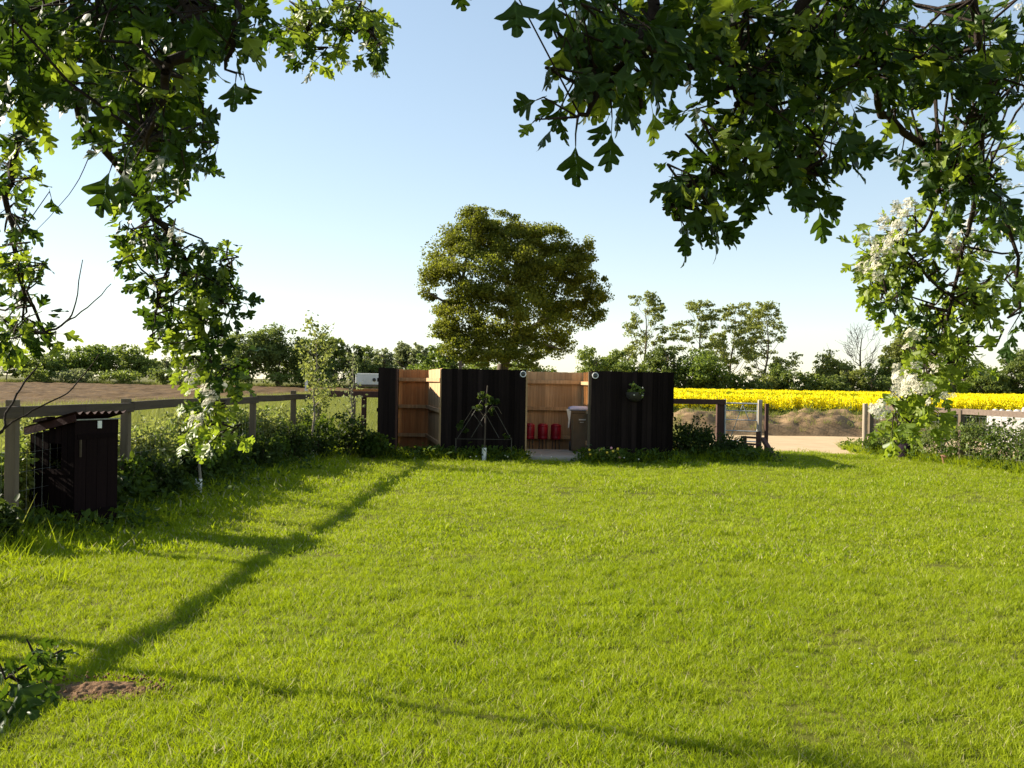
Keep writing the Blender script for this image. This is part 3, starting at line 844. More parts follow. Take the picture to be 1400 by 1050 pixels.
for z in (.12, .3, .48, .66, .84, 1.02): m.tube([fp(2.6, z) - Vector((.06, 0, 0)), fp(12, z) - Vector((.06, 0, 0)), fp(21.6, z) - Vector((.06, 0, 0))], .0016, 4, False)
yv = 2.6
while yv < 21.6:
    m.tube([fp(yv, .1) - Vector((.06, 0, 0)), fp(yv, 1.02) - Vector((.06, 0, 0))], .0013, 3, False); yv += .15
m.build("wire_netting", M['wire'], fence, kind='stuff')
# return to the enclosure
rf = empty("corner_rail_fence", (XA0 - .6, 21.6, 0), "short dark rail fence joining the left fence to the enclosure", "fence")
MB().beam((fence_x(21.6) - .05, 21.55, 1.27), (XA0 + .0, 21.55, 1.27), .045, .13).build("rail", M['brown_wood'], rf, bevel=.005)
MB().box((fence_x(21.6) + .95, 21.63, .6), (.10, .10, 1.3)).build("post", M['brown_wood'], rf, bevel=.006)
# second, lighter rail and white trough beyond
tr = empty("timber_stand", at(500, 545, 27) * 1, "low timber stand beyond the left end of the enclosure", "stand")
tr.location.z = 0
za = at(500, 527.5, 27).z
MB().beam((gx(478, 27), 27, za), (gx(540, 27), 27, za), .5, .05).build("top", M['post_wood'], tr)
MB().beam((gx(481, 27), 26.9, za - .13), (gx(538, 27), 26.9, za - .13), .05, .09).build("cross_rail", M['orange_wood'], tr)
for px in (484, 530): MB().box((gx(px, 27), 27, za / 2 - .05), (.08, .08, za)).build("leg", M['post_wood'], tr)
wt = empty("water_tank", (gx(505, 27), 27, za + .025), "white box-shaped tank standing on the low timber stand", "tank")
zt = at(500, 510.5, 27).z
MB().box((gx(506, 27), 27, (zt + za + .03) / 2), (gx(525, 27) - gx(487, 27), .45, zt - za - .03)).build("body", M['white_paint'], wt, bevel=.02)
MB().lathe((gx(512.5, 27), 26.77, (zt + za) / 2), [(.045, -.01), (.045, .015), (.02, .02)], 12, 'Y').build("outlet", M['dark_metal'], wt)
MB().beam((gx(487, 27) - .01, 26.78, zt - .02), (gx(525, 27), 26.78, zt - .02), .02, .03).build("lip", M['white_plastic'], wt)

# ================================================================== DARK SHED
ds = at(101, 640, 10.1); cx, cy = ds.x, 10.1           # the corner nearest to us
yaw = math.radians(66)
u = Vector((math.cos(yaw), math.sin(yaw), 0))          # along the door side, to the right
v = Vector((-math.sin(yaw) * 1.0, math.cos(yaw), 0))   # along the other side, to the left and back
W_, D_, H1, H0 = .56, .60, 1.18, 1.03
C0 = Vector((cx, cy, 0))
sh = empty("small_shed", C0 + u * W_ / 2 + v * D_ / 2, "small dark stained shed with a sloping roof in front of the left fence", "shed")
Ru = Matrix((u, v, Vector((0, 0, 1)))).transposed()
def sp(a, b, z): return C0 + u * a + v * b + Vector((0, 0, z))
def hz(b): return H1 + (H0 - H1) * b / D_
# hollow box: a floor, a back wall, corner frame
m = MB()
m.box(sp(W_ / 2, D_ / 2, .08), (W_ - .04, D_ - .04, .04), Ru); m.box(sp(W_ / 2, D_ / 2, .55), (W_ - .04, D_ - .04, .03), Ru)
m.box(sp(W_ - .015, D_ / 2, .50), (.02, D_, .98), Ru); m.box(sp(W_ / 2, D_ - .015, .50), (W_ - .06, .02, .98), Ru)
for a, b in ((.03, .03), (W_ - .03, .03), (.03, D_ - .03)):
    m.box(sp(a, b, hz(b) / 2 - .03), (.045, .045, hz(b) - .06), Ru)
m.build("frame", M['shed_wood'], sh)
# door side: door of boards
door = MB().box(sp(W_ / 2, -.012, .975), (W_ - .05, .012, .05), Ru).box(sp(W_ / 2, -.012, .22), (W_ - .05, .012, .05), Ru).build("door", M['shed_wood'], sh)
n = 4; wbd = W_ / n
for i in range(n):
    MB().box(sp(wbd * (i + .5), -.004, .51 + .01 * (i % 2)), (wbd - .006, .016, .98), Ru).build("plank", M['shed_wood'], door)
MB().box(sp(W_ / 2, -.002, 1.075), (W_, .018, .15), Ru).build("lintel_board", M['shed_wood'], sh)
MB().box(sp(W_ / 2, -.024, 1.145), (W_ + .02, .012, .012), Ru).build("trim", M['wire'], sh)
MB().box(sp(.055, -.026, .86), (.012, .02, .17), Ru).build("handle", M['rail_wood'], door)
MB().box(sp(W_ * .54, -.018, 1.09), (.052, .008, .075), Ru).build("tag", M['white_plastic'], sh)
# the other side: boards with an opening
side = MB().box(sp(-.004, D_ / 2, .62), (.012, D_ - .08, .05), Ru).build("side_wall", M['shed_wood'], sh)
n = 7; wbd = D_ / n
for i in range(n):
    b = wbd * (i + .5); top = hz(b) - .055
    if i in (2, 3):
        MB().box(sp(.004, b, .34), (.016, wbd - .006, .56), Ru).build("plank", M['shed_wood'], side)
        MB().box(sp(.004, b, (.90 + top) / 2), (.016, wbd - .006, top - .90), Ru).build("plank", M['shed_wood'], side)
    else:
        MB().box(sp(.004, b, (.06 + top) / 2), (.016, wbd - .006, top - .06), Ru).build("plank", M['shed_wood'], side)
# corrugated roof falling away from the door side
vs = []; fs = []; NS = 57; NB = 3
for lay in (0, .006):
    for j in range(NB):
        b = -.07 + (D_ + .11) * j / (NB - 1)
        for i in range(NS):
            a = -.05 + (W_ + .10) * i / (NS - 1)
            vs.append(sp(a, b, hz(b) + .012 + lay + .016 * math.cos(i * 2 * math.pi / 8)))
o2 = NB * NS
for j in range(NB - 1):
    for i in range(NS - 1):
        k0 = j * NS + i
        fs.append((o2 + k0, o2 + k0 + 1, o2 + k0 + 1 + NS, o2 + k0 + NS)); fs.append((k0, k0 + NS, k0 + NS + 1, k0 + 1))
for i in range(NS - 1): fs.append((i, i + 1, o2 + i + 1, o2 + i)); k0 = (NB - 1) * NS + i; fs.append((k0 + 1, k0, o2 + k0, o2 + k0 + 1))
MB().add(vs, fs, True).build("roof", M['roof_sheet'], sh)
MB().beam(sp(-.045, -.06, H1 - .015), sp(-.045, D_ + .03, hz(D_ + .03) - .015), .018, .07).build("barge_board", M['roof_sheet'], sh)
MB().box(sp(-.06, D_ * .58, hz(D_ * .58) + .045), (.10, .20, .03), Ru @ Matrix.Rotation(-.19, 3, 'X')).build("roof_patch", M['shed_wood'], sh)
# what sits in the opening
pot = empty("plant_pot", sp(.34, .34, .565), "pale reddish pot standing inside the opening of the dark shed", "pot")
MB().lathe(sp(.33, .30, .565), [(.05, 0), (.07, .12), (.08, .13), (.08, .16), (.06, .16)], 14).build("body", M['terracotta'], pot)
MB().lathe(sp(.30, .17, .565), [(.03, 0), (.045, .05), (.04, .10), (.02, .12)], 12).build("jar", M['terracotta'], pot)

# ================================================================== GATE SIDE
YG = 23.6
mf = empty("rail_fence", (gx(955, YG), YG, 0), "short brown rail fence between the enclosure and the gate post", "fence")
zr = at(950, 549, YG).z
MB().beam((XC1, YG, zr), (gx(992, YG), YG, zr), .045, .12).build("rail", M['brown_wood'], mf, bevel=.005)
MB().box((gx(986.5, YG), YG + .09, .58), (.20, .16, 1.32)).build("post", M['brown_wood'], mf, bevel=.01)
MB().box((XC1 + .09, YG + .075, .56), (.10, .10, 1.2)).build("post", M['brown_wood'], mf, bevel=.006)
m = MB()
for z in (.2, .45, .7, .95): m.tube([(XC1, YG + .03, z), (gx(984, YG), YG + .03, z)], .002, 4, False)
for i in range(8): x = XC1 + .12 * (i + 1); m.tube([(x, YG + .03, .1), (x, YG + .03, 1.0)], .0016, 3, False)
m.build("wire_netting", M['wire'], mf)

gate = empty("metal_gate", (gx(992, YG), YG, 0), "grey tubular metal gate with wire infill beside the sandy drive", "gate")
gl, gr_ = Vector((gx(991.5, YG), YG, 0)), Vector((gx(1037.5, YG - .35), YG - .35, 0))
gd = gr_ - gl
def gp(t, z): return gl + gd * t + Vector((0, 0, z))
zb, ztp = .30, 1.19
MB().tube([gp(0, zb - .25), gp(0, ztp + .08)], .022, 8).build("hinge_tube", M['galv'], gate)
for z in (.32, .55, .80, 1.01, 1.18):
    MB().tube([gp(0, z), gp(.97, z)], .017 if z in (.32, 1.18) else .011, 8).build("bar", M['galv'], gate)
MB().tube([gp(.97, zb), gp(.97, ztp)], .020, 8).build("end_tube", M['galv'], gate)
MB().tube([gp(.15, .33), gp(.52, 1.15)], .010, 6).build("brace", M['galv'], gate)
MB().tube([gp(.52, 1.15), gp(.72, .80)], .010, 6).build("brace", M['galv'], gate)
m = MB()
for i in range(1, 16): m.tube([gp(i / 16, .33), gp(i / 16, 1.17)], .0018, 3, False)
for i in range(1, 8): m.tube([gp(0, .33 + i * .105), gp(.97, .33 + i * .105)], .0015, 3, False)
m.build("wire_infill", M['wire'], gate)
gpst = MB().box(gp(1.03, 0) + Vector((0, 0, .60)), (.085, .09, 1.34)).build("gate_post", M['post_pale'], None, "pale square timber post at the latch end of the metal gate", "post", bevel=.006)
q = gp(1.03, 0)
MB().box((gx(1048.5, 23.1), 23.12, .57), (.07, .10, 1.24)).build("gate_post", M['brown_wood'], None, "dark brown timber post just right of the pale latch post", "post", bevel=.006)
# low red-brown rail frame with a leaning brace
hr = empty("timber_hurdle", (gx(1035, 22.6), 22.6, 0), "low red-brown timber hurdle with two rails at the foot of the gate", "hurdle")
YH = 22.7
for px, pt in ((1019, 596), (1037.5, 590)):
    h = at(px, pt, YH).z; MB().box((gx(px, YH), YH, h / 2 - .05), (.075 if px < 1030 else .095, .07, h + .1)).build("post", M['brown_wood'], hr, bevel=.005)
for py in (598, 607): z = at(1028, py, YH).z; MB().beam((gx(1013, YH), YH - .05, z + .01), (gx(1040, YH), YH - .05, z - .01), .03, .045).build("rail", M['brown_wood'], hr)
a = at(1043, 600, 22.9); b = at(1061, 627, 22.0); b.z = 0
MB().beam(a, b, .085, .085).build("leaning_timber", M['brown_wood'], None, "dark brown timber leaning against the post beside the drive", "timber")

# right-hand fence
rfe = empty("rail_fence", (gx(1290, 23), 23, 0), "weathered rail fence with wire netting along the right of the lawn", "fence")
YR0, YR1 = 24.6, 19.6
def rp(px, z=0):
    t = (px - 1183) / (1400 - 1183); Y = 1 / (1 / YR0 + (1 / YR1 - 1 / YR0) * t)
    return Vector((gx(px, Y), Y, z))
RZ = 1.13
MB().tube([rp(1180.5, -.05) + Vector((0, -.12, 0)), rp(1180.5, .5) + Vector((0, -.12, 0)), rp(1180.5, 1.21) + Vector((.0, -.12, 0))], .058, 12).build("post", M['post_pale'], rfe, "round sunlit end post")
xs = [1191, 1315, 1420, 1520]
for px in xs[:3]:
    q = rp(px); MB().box((q.x, q.y, .53), (.10, .12, 1.26)).build("post", M['post_wood'], rfe, bevel=.006)
for i in range(3):
    a, b = rp(xs[i], RZ + .0), rp(xs[i + 1], RZ + random.uniform(-.015, .015)); a.y -= .085; b.y -= .085
    if i == 0: a = a + (a - b).normalized() * .12
    MB().beam(a, b - (b - a).normalized() * .004, .042, .115).build("rail", M['rail_wood_x'], rfe, bevel=.005)
m = MB()
for z in (.08, .24, .40, .56, .72, .88, 1.03): m.tube([rp(1191, z), rp(1500, z)], .0022, 4, False)
for i in range(70): px = 1193 + i * 4.3; m.tube([rp(px, .06), rp(px, 1.03)], .0022, 3, False)
m.build("wire_netting", M['wire'], rfe, kind='stuff')

# pale trailer-like low wall beyond the right fence
lw = empty("low_wall", (gx(1420, 27), 27, 0), "low white wall topped with pale rough stones beyond the right fence", "wall")
wa = Vector((gx(1352, 28.2), 28.2, 0)); wd = Vector((math.cos(.70), -math.sin(.70), 0))
MB().beam(wa + Vector((0, 0, .42)), wa + wd * 3.4 + Vector((0, 0, .42)), .35, .96).build("wall_body", M['white_paint'], lw, bevel=.01)
t = .08
while t < 3.3:
    w = random.uniform(.13, .24); h = random.uniform(.15, .24); q = wa + wd * (t + w / 2)
    MB().lathe((q.x, q.y, .90), [(w * .36, 0), (w * .55, h * .35), (w * .5, h * .75), (w * .25, h)], 7).build("stone", M['pale_stone'], lw)
    t += w
# dark tub and small pot at the foot of the right fence
q = rp(1226); q.y -= .55
tb = empty("upturned_tub", (q.x, q.y, 0), "dark purplish upturned tub in the grass below the flowering branch", "tub")
MB().lathe((q.x, q.y, 0), [(.20, 0), (.205, .05), (.185, .22), (.16, .30), (.11, .345), (.03, .36)], 20).build("shell", M['purple_tub'], tb)
MB().lathe((q.x, q.y, 0), [(.218, .0), (.218, .035), (.206, .04)], 20).build("rim", M['terracotta'], tb)
q = rp(1283); q.y -= .45
pt = empty("flower_pot", (q.x, q.y, 0), "small reddish-brown flower pot at the foot of the right fence", "pot")
MB().lathe((q.x, q.y, 0), [(.07, 0), (.10, .16), (.115, .165), (.115, .20), (.09, .20)], 14).build("body", M['terracotta'], pt)
add_mesh("plant", crown_mesh("plant", [(q.x, q.y, .27, .1, .1, .09)], 40, .05, M['weed']), pt)
q = at(419, 517, 118)
MB().box((q.x, 118, .9), (.28, .28, 2.2)).build("marker_post", M['white_paint'], None, "small white marker post on the far edge of the ploughed field", "post")

# ================================================================== TREES FAR AND NEAR
def far_tree(name, px, top, w, Y, mat, label, group=None, low=.0, nl=10, lpx=3.2, dens=1.25, sub=.30, trunk_r=None, lean=0, bumps=.30, seed=None):
    """tree or bush: trunk with limbs and a crown of leaf clusters; low = height of the crown's foot as a share"""
    rd = random.Random(seed if seed is not None else int(px * 13 + top))
    cx = gx(px, Y); H = at(px, top, Y).z; W = w * Y / 1400
    r = empty(name, (cx, Y, 0), label, "bush" if "bush" in name or "shrub" in name else "tree", group)
    segs, _ = skeleton((cx, Y, -.1), (lean, 0, 1), H * .55, trunk_r or max(.05, H * .022), 2, spread=.8, kids=3, seed=rd.random())
    add_mesh("trunk", skel_mesh("trunk", segs, M['bark']), r)
    lobes = []
    zc = H * (low + (1 - low) * .5); hz_ = H * (1 - low) * .5
    for i in range(nl):
        a = rd.random() * 6.283; e = rd.uniform(-.75, .85); k = math.sqrt(max(0, 1 - e * e)) * rd.uniform(.35, .78)
        s = rd.uniform(bumps, bumps * 1.7)
        lobes.append((cx + math.cos(a) * k * W / 2 + lean * e * H * .3, Y + math.sin(a) * k * W / 2 * .8, zc + e * hz_ * .66, s * W * .62, s * W * .55, s * min(W, H * (1 - low)) * .62))
    lobes.append((cx, Y, zc + hz_ * .1, W * .33, W * .3, hz_ * .78))
    hpx = H * 1400 / Y
    n = int(dens * w * hpx * (1 - low))
    add_mesh("crown", crown_mesh("crown", lobes, n, lpx * Y / 1400, mat, sub=sub, nsub=16), r)
    return r

def airy_tree(name, px, top, w, Y, mat, label, group=None, n=3000, clusters=26, seed=1, low=.30, lpx=2.8, r0=.17, lean=0, twigs=0, flat=.055):
    """tall open tree: limbs fan out from the trunk, each carrying a flat cluster of leaves, sky between them"""
    rd = random.Random(seed)
    cx = gx(px, Y); H = at(px, top, Y).z; W = w * Y / 1400
    r = empty(name, (cx, Y, 0), label, "tree", group)
    segs = []
    def wob(a, b, ra, rb, k=4, amt=.04):
        L = (b - a).length; prev = a
        for i in range(1, k + 1):
            q = a.lerp(b, i / k) + (Vector((rd.gauss(0, 1), rd.gauss(0, 1), rd.gauss(0, 1))) * L * amt if i < k else Vector()) + Vector((0, 0, -.10 * L * math.sin(math.pi * i / k)))
            segs.append((prev, q, ra + (rb - ra) * (i - 1) / k, ra + (rb - ra) * i / k)); prev = q
    def axis(t): return Vector((cx + lean * t * W + .05 * W * math.sin(t * 5 + seed), Y, H * t))
    for i in range(8): segs.append((axis(i / 9), axis((i + 1) / 9), r0 * (1 - i / 9.5), r0 * (1 - (i + 1) / 9.5)))
    cl = []
    for k in range(clusters):
        t = low + (1 - low) * (k + rd.random()) / clusters
        prof = math.sin(math.pi * min(1, .18 + .82 * ((t - low) / (1 - low)) ** .8)) ** .7
        a = rd.random() * 6.283; rr = W * .5 * (.30 + .70 * prof) * (.35 + .65 * math.sqrt(rd.random()))
        p = Vector((cx + lean * t * W + math.cos(a) * rr, Y + math.sin(a) * rr * .8, min(H * .985, H * (t + .02))))
        b = axis(max(.16, t - .14 - .22 * rr / W))
        wob(b, p, r0 * .34 * (1.15 - t), .018)
        for _ in range(twigs):
            q = p + Vector((rd.gauss(0, 1), rd.gauss(0, 1), rd.gauss(.6, .7))) * W * .10
            wob(b.lerp(p, rd.uniform(.45, 1)), q, .022, .008, 3, .08)
        cl.append((p.x, p.y, p.z, W * rd.uniform(.10, .19), W * rd.uniform(.10, .18), H * flat * rd.uniform(.7, 1.5)))
    add_mesh("trunk", skel_mesh("trunk", segs, M['bark' if n > 300 else 'bark_dark']), r)
    if n: add_mesh("crown", crown_mesh("crown", cl, int(n * 1.7), lpx * Y / 1400, mat, sub=.45, nsub=7, shell=.4), r)
    return r

# --- the large tree behind the enclosure
YO = 58.0; o_ = lambda px, py, dy=0: at(px, py, YO + dy)
oak = empty("broad_tree", (o_(690, 500).x, YO, 0), "large broad golden-green tree standing alone behind the enclosure", "tree")
segs = []
def olimb(pts, r0, r1):
    pts = [o_(*p) for p in pts]; n = len(pts) - 1
    for i in range(n):
        segs.append((pts[i], pts[i + 1], r0 + (r1 - r0) * i / n, r0 + (r1 - r0) * (i + 1) / n))
olimb([(684, 562), (686, 520), (688, 498), (700, 474), (708, 440), (706, 400)], .40, .20)
olimb([(690, 495), (668, 470, -.5), (650, 430, -1), (632, 385, -1.5), (615, 345, -2)], .26, .06)
olimb([(702, 470), (738, 442, .5), (775, 425, .5), (810, 405, 1)], .24, .06)
olimb([(706, 415), (722, 370, 1), (745, 340, 1.5)], .18, .05)
olimb([(706, 420), (690, 370, 1), (668, 325, 1)], .18, .05)
olimb([(650, 430, -1), (612, 415, -1.5), (585, 400, -2)], .12, .04)
olimb([(632, 385, -1.5), (640, 340, -1), (645, 310, -1)], .10, .03)
olimb([(738, 442), (765, 385, .5), (785, 345, 1)], .12, .04)
olimb([(715, 455, -1), (740, 470, -1.2), (770, 478, -1)], .12, .03)
olimb([(688, 492), (660, 480, -1.5), (628, 475, -2)], .12, .03)
add_mesh("trunk", skel_mesh("trunk", segs, M['bark'], 8), oak)
lobes = []
for px, py, rx, ry, dy in ((640, 318, 46, 34, 0), (612, 345, 44, 38, -1), (672, 325, 48, 38, 1), (598, 385, 30, 34, -1.5), (640, 375, 48, 40, -2.5), (700, 345, 46, 40, 0),
                           (735, 345, 42, 38, 1), (770, 350, 38, 32, .5), (800, 342, 20, 22, 0), (700, 395, 55, 40, -2), (752, 395, 48, 40, 0), (795, 395, 28, 30, 1),
                           (818, 400, 20, 26, 0), (815, 430, 18, 20, 0), (780, 432, 36, 30, 1), (740, 445, 46, 34, -1), (690, 445, 50, 34, -2.5), (640, 430, 44, 34, -2),
                           (612, 415, 30, 26, -1), (635, 462, 34, 22, -2), (665, 475, 44, 20, -2.5), (715, 478, 40, 20, -1.5), (760, 470, 30, 20, 0), (650, 295, 26, 16, 0), (690, 310, 36, 22, 1), (716, 326, 36, 26, -.5), (752, 330, 34, 24, 0), (735, 370, 40, 34, -1.5), (782, 372, 34, 30, -.5), (612, 452, 26, 20, -3), (632, 478, 30, 18, -3.5), (672, 486, 36, 16, -3.5), (712, 490, 34, 14, -3)):
    p = o_(px, py, dy); k = YO / 1400
    lobes.append((p.x, p.y, p.z, rx * k * .86, (rx + ry) * .5 * k * .95, ry * k * .86))
add_mesh("crown", crown_mesh("crown", lobes, 120000, .125, M['oak'], sub=.36, nsub=24, shell=.60), oak)

# --- left tree line beyond the ploughed field
LY = 175
row = [
    ("hedge_tree", 8, 482, 60, 170, 'leaf_mid', "pale rounded bush tree at the far left beyond the ploughed field", 8),
    ("hedge_tree", 62, 479, 66, 172, 'leaf_mid', "rounded tree second from the left end of the far tree line", 8),
    ("willow_tree", 105, 474, 70, 176, 'leaf_bright', "feathery pale-topped tree at the left of the even wood", 12),
    ("willow_tree", 148, 471, 74, 178, 'leaf_bright', "feathery pale-topped tree in the middle of the even wood", 12),
    ("willow_tree", 190, 474, 62, 176, 'leaf_mid', "darker feathery tree at the right of the even wood", 12),
    ("hedge_tree", 232, 487, 56, 190, 'leaf_grey', "low greyish tree seen left of the hanging hawthorn branch", 8),
    ("hedge_tree", 272, 481, 56, 185, 'leaf_grey', "low greyish tree seen behind the hanging hawthorn branch", 8),
    ("round_tree", 338, 446, 84, 165, 'leaf_dark', "big round dark tree, tallest left of the young orchard tree", 14),
    ("round_tree", 378, 447, 74, 168, 'leaf_dark', "big round dark tree joined to the right of the tallest one", 14),
    ("round_tree", 412, 462, 52, 172, 'leaf_mid', "mid-sized round tree left behind the slender orchard tree", 10),
    ("round_tree", 440, 449, 54, 170, 'leaf_mid', "tall irregular tree right behind the slender orchard tree", 10),
    ("round_tree", 489, 464, 54, 168, 'leaf_dark', "dark round tree above the white tank", 10),
    ("round_tree", 524, 476, 40, 190, 'leaf_grey', "small greyish tree above the left corner of the enclosure", 8),
    ("round_tree", 549, 465, 34, 172, 'leaf_grey', "upright grey-green tree left of the large broad tree", 9),
    ("round_tree", 572, 468, 44, 170, 'leaf_grey', "round grey-green tree touching the left of the large broad tree", 9),
]
for nm, px, top, w, Y, mt, lab, nl in row:
    far_tree(nm, px, top, w * 1.12, Y, M[mt], lab, "trees beyond the ploughed field", nl=nl, low=.02)
for px, top, w, Y in ((45, 500, 40, 165), (222, 503, 44, 165), (300, 498, 50, 165), (385, 505, 36, 162), (455, 497, 60, 166), (505, 498, 50, 168), (535, 497, 50, 168), (590, 495, 60, 168), (415, 500, 44, 166), (255, 508, 40, 163), (160, 505, 60, 168), (100, 503, 60, 168)):
    far_tree("field_bush", px, top, w, Y, M[random.choice(['leaf_mid', 'leaf_dark', 'leaf_grey'])], "low rounded bush at the foot of the far tree line on the left", "bushes at the foot of the left tree line", nl=7, low=0, dens=.9)
# --- bushes just behind the enclosure
far_tree("green_bush", 600, 463, 66, 66, M['leaf_bright'], "fresh green bush below the left side of the large broad tree", nl=9, low=0)
far_tree("green_bush", 640, 478, 70, 70, M['leaf_mid'], "dull green bush showing over the wide black panel", nl=8, low=0)
far_tree("green_bush", 735, 482, 80, 80, M['leaf_dark'], "dark bush behind the trunk of the large broad tree", nl=8, low=0)
far_tree("green_bush", 690, 490, 70, 84, M['leaf_mid'], "low bush showing above the lamp left of the bin bay", nl=8, low=0)
# --- right-hand trees
RY = 100
far_tree("round_tree", 806, 472, 56, 92, M['leaf_mid'], "round green tree above the right end of the bin bay", nl=9, low=.02)
far_tree("round_tree", 842, 476, 50, 96, M['leaf_mid'], "round olive tree between the bin bay and the tall thin tree", nl=9, low=.02)
airy_tree("tall_tree", 879, 405, 62, 104, M['leaf_olive'], "tall thin tree with airy crown, standing apart left of the three", n=2600, clusters=26, seed=11, low=.36)
far_tree("round_tree", 903, 465, 60, 97, M['leaf_dark'], "dark round tree at the foot of the tall thin tree", nl=9, low=0)
far_tree("green_bush", 868, 487, 50, 93, M['leaf_mid'], "olive bush above the middle of the black panel with the basket", nl=8, low=0)
far_tree("green_bush", 962, 480, 92, 97, M['leaf_bright'], "broad fresh green bush below the left of the three airy trees", nl=11, low=0)
airy_tree("airy_tree", 962, 414, 84, 104, M['leaf_olive'], "left of the three tall airy trees behind the rapeseed", "tall airy trees behind the rapeseed", n=3600, clusters=30, seed=21, low=.34, lean=-.06)
airy_tree("airy_tree", 1000, 419, 66, 107, M['leaf_olive'], "middle and narrowest of the three tall airy trees behind the rapeseed", "tall airy trees behind the rapeseed", n=2600, clusters=24, seed=35, low=.40)
airy_tree("airy_tree", 1040, 418, 96, 103, M['leaf_olive'], "right and widest of the three tall airy trees behind the rapeseed", "tall airy trees behind the rapeseed", n=3800, clusters=32, seed=43, low=.26, lean=.08)
airy_tree("bare_tree", 1178, 444, 66, 104, M['leaf_olive'], "leafless tree standing alone right of the airy trees", n=0, clusters=20, seed=52, low=.42, r0=.20, twigs=6)
airy_tree("bare_shrub", 1130, 478, 56, 102, M['leaf_olive'], "pale half-bare shrub left of the leafless tree", n=160, clusters=14, seed=61, low=.2, r0=.07, twigs=5)
far_tree("round_tree", 1060, 496, 44, 99, M['leaf_mid'], "small round tree below the widest airy tree", nl=8, low=0)
far_tree("round_tree", 1140, 490, 70, 101, M['leaf_olive'], "olive rounded tree behind the pale half-bare shrub", nl=9, low=0)
far_tree("round_tree", 1206, 486, 44, 100, M['leaf_mid'], "small rounded tree right of the leafless tree", nl=8, low=0)
far_tree("round_tree", 1240, 442, 66, 104, M['leaf_olive'], "tall olive tree half hidden by the flowering hawthorn branch", nl=12, low=.05, sub=.3)
far_tree("round_tree", 1300, 488, 70, 100, M['leaf_mid'], "rounded tree behind the flowering hawthorn branch", nl=8, low=0)
far_tree("round_tree", 1352, 487, 60, 99, M['leaf_mid'], "rounded tree between the hawthorn branch and the dark tree at the picture edge", nl=8, low=0)
far_tree("round_tree", 1392, 472, 62, 98, M['leaf_dark'], "dark rounded tree at the right edge of the view", nl=10, low=0)
for i, px in enumerate(range(925, 1440, 27)):
    top = 507 + 6 * math.sin(i * 1.9) + (4 if px > 1200 else 0)
    far_tree("hedge_bush", px, top, 46, 96.5 + 1.2 * (i % 2), M[('leaf_dark', 'leaf_olive', 'leaf_dark', 'leaf_mid')[i % 4]],
             "bush in the dark hedge along the far edge of the rapeseed", "bushes of the hedge behind the rapeseed", nl=7, low=0, dens=.9)

# ================================================================== BORDER PLANTS
def leafy_bush(name, c, rx, ry, h, n, size, mat, label, cat, group=None, stems=6, mesh_v=BLADE3_V, mesh_f=BLADE3_F, low=.1):
    c = Vector(c)
    r = empty(name, c, label, cat, group)
    segs = []
    lobes = []
    for i in range(stems):
        a = random.random() * 6.283; k = math.sqrt(random.random()) * .75
        tip = c + Vector((math.cos(a) * k * rx, math.sin(a) * k * ry, h * random.uniform(.55, .95)))
        mid = c.lerp(tip, .5) + Vector((random.uniform(-.06, .06), random.uniform(-.06, .06), h * .08))
        segs += [(c + Vector((math.cos(a), math.sin(a), 0)) * .08 * k, mid, .008, .006), (mid, tip, .006, .003)]
        lobes.append((tip.x, tip.y, tip.z * .82, rx * .5, ry * .5, h * .28))
        lobes.append((mid.x, mid.y, mid.z, rx * .5, ry * .5, h * .3))
    add_mesh("stem", skel_mesh("stem", segs, M['bark'], 4), r)
    P, N = crown_points(lobes, n, sub=.36, nsub=10, shell=.5, hang=.1)
    P[:, 2] = np.maximum(P[:, 2], c.z + .03)
    m = len(P)
    R = frames(unit(N * .6 + rng.normal(size=(m, 3)) * .6 + np.array([0, 0, -.1])), unit(rng.normal(size=(m, 3)) * .75 + np.array([0, -.1, .8])))
    v, f, _ = stamp(mesh_v, mesh_f, P, R, size * (.55 + .9 * rng.random(m)))
    add_mesh("foliage", np_mesh("foliage", v, f, mat), r)
    return r

BR = [
    (9.0, .05, .50, .28, 0, "low bramble clump left of the dark shed, nearest the camera in the left border"),
    (10.9, .10, .62, .36, 0, "dark bramble clump just beyond the dark shed"),
    (11.7, .08, .70, .36, 1, "bramble clump by the second visible fence post"),
    (12.5, .12, .66, .36, 0, "dark bramble clump between the second fence post and the short young tree"),
    (13.9, .02, .70, .36, 0, "dark bramble clump behind the short young tree"),
    (14.7, .12, .62, .36, 1, "bramble clump just beyond the short young tree"),
    (15.5, .12, .70, .40, 0, "dark bramble clump halfway along the left border"),
    (16.4, .15, .74, .42, 0, "dark bramble clump by the fence post nearest the hanging branch"),
    (17.2, .20, .70, .46, 1, "bramble clump left of the slender orchard tree"),
    (18.1, .26, .78, .52, 0, "dark bramble clump behind the white guard of the slender orchard tree"),
    (19.1, .55, .74, .55, 0, "dark bramble clump right of the slender orchard tree"),
    (19.8, .45, .95, .60, 1, "tall leafy clump in the corner below the short dark rail"),
    (20.3, .90, .95, .55, 0, "dark leafy clump against the left end of the enclosure"),
    (20.35, 1.35, .55, .40, 1, "lowest leafy clump at the foot of the narrow black panel"),
]
for y, dx, h, w, lit, lab in BR:  # lit clumps take a lighter leaf; shade on the rest is in their colour
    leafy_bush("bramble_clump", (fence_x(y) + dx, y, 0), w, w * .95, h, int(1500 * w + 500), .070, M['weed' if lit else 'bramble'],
               lab, "bramble", "bramble clumps along the left fence", stems=8)
y = 9.9; i = 0
while y < 21.4:
    leafy_bush("nettle_clump", (fence_x(y) - random.uniform(.3, .55), y, -.08), .42, .45, random.uniform(1.02, 1.24), 3800, .062, M['leaf_olive' if i % 3 else 'leaf_mid'],
               "sunlit olive clump of nettles and docks growing just behind the left rail fence", "nettles", "nettle clumps behind the left fence", stems=9)
    y += .62; i += 1
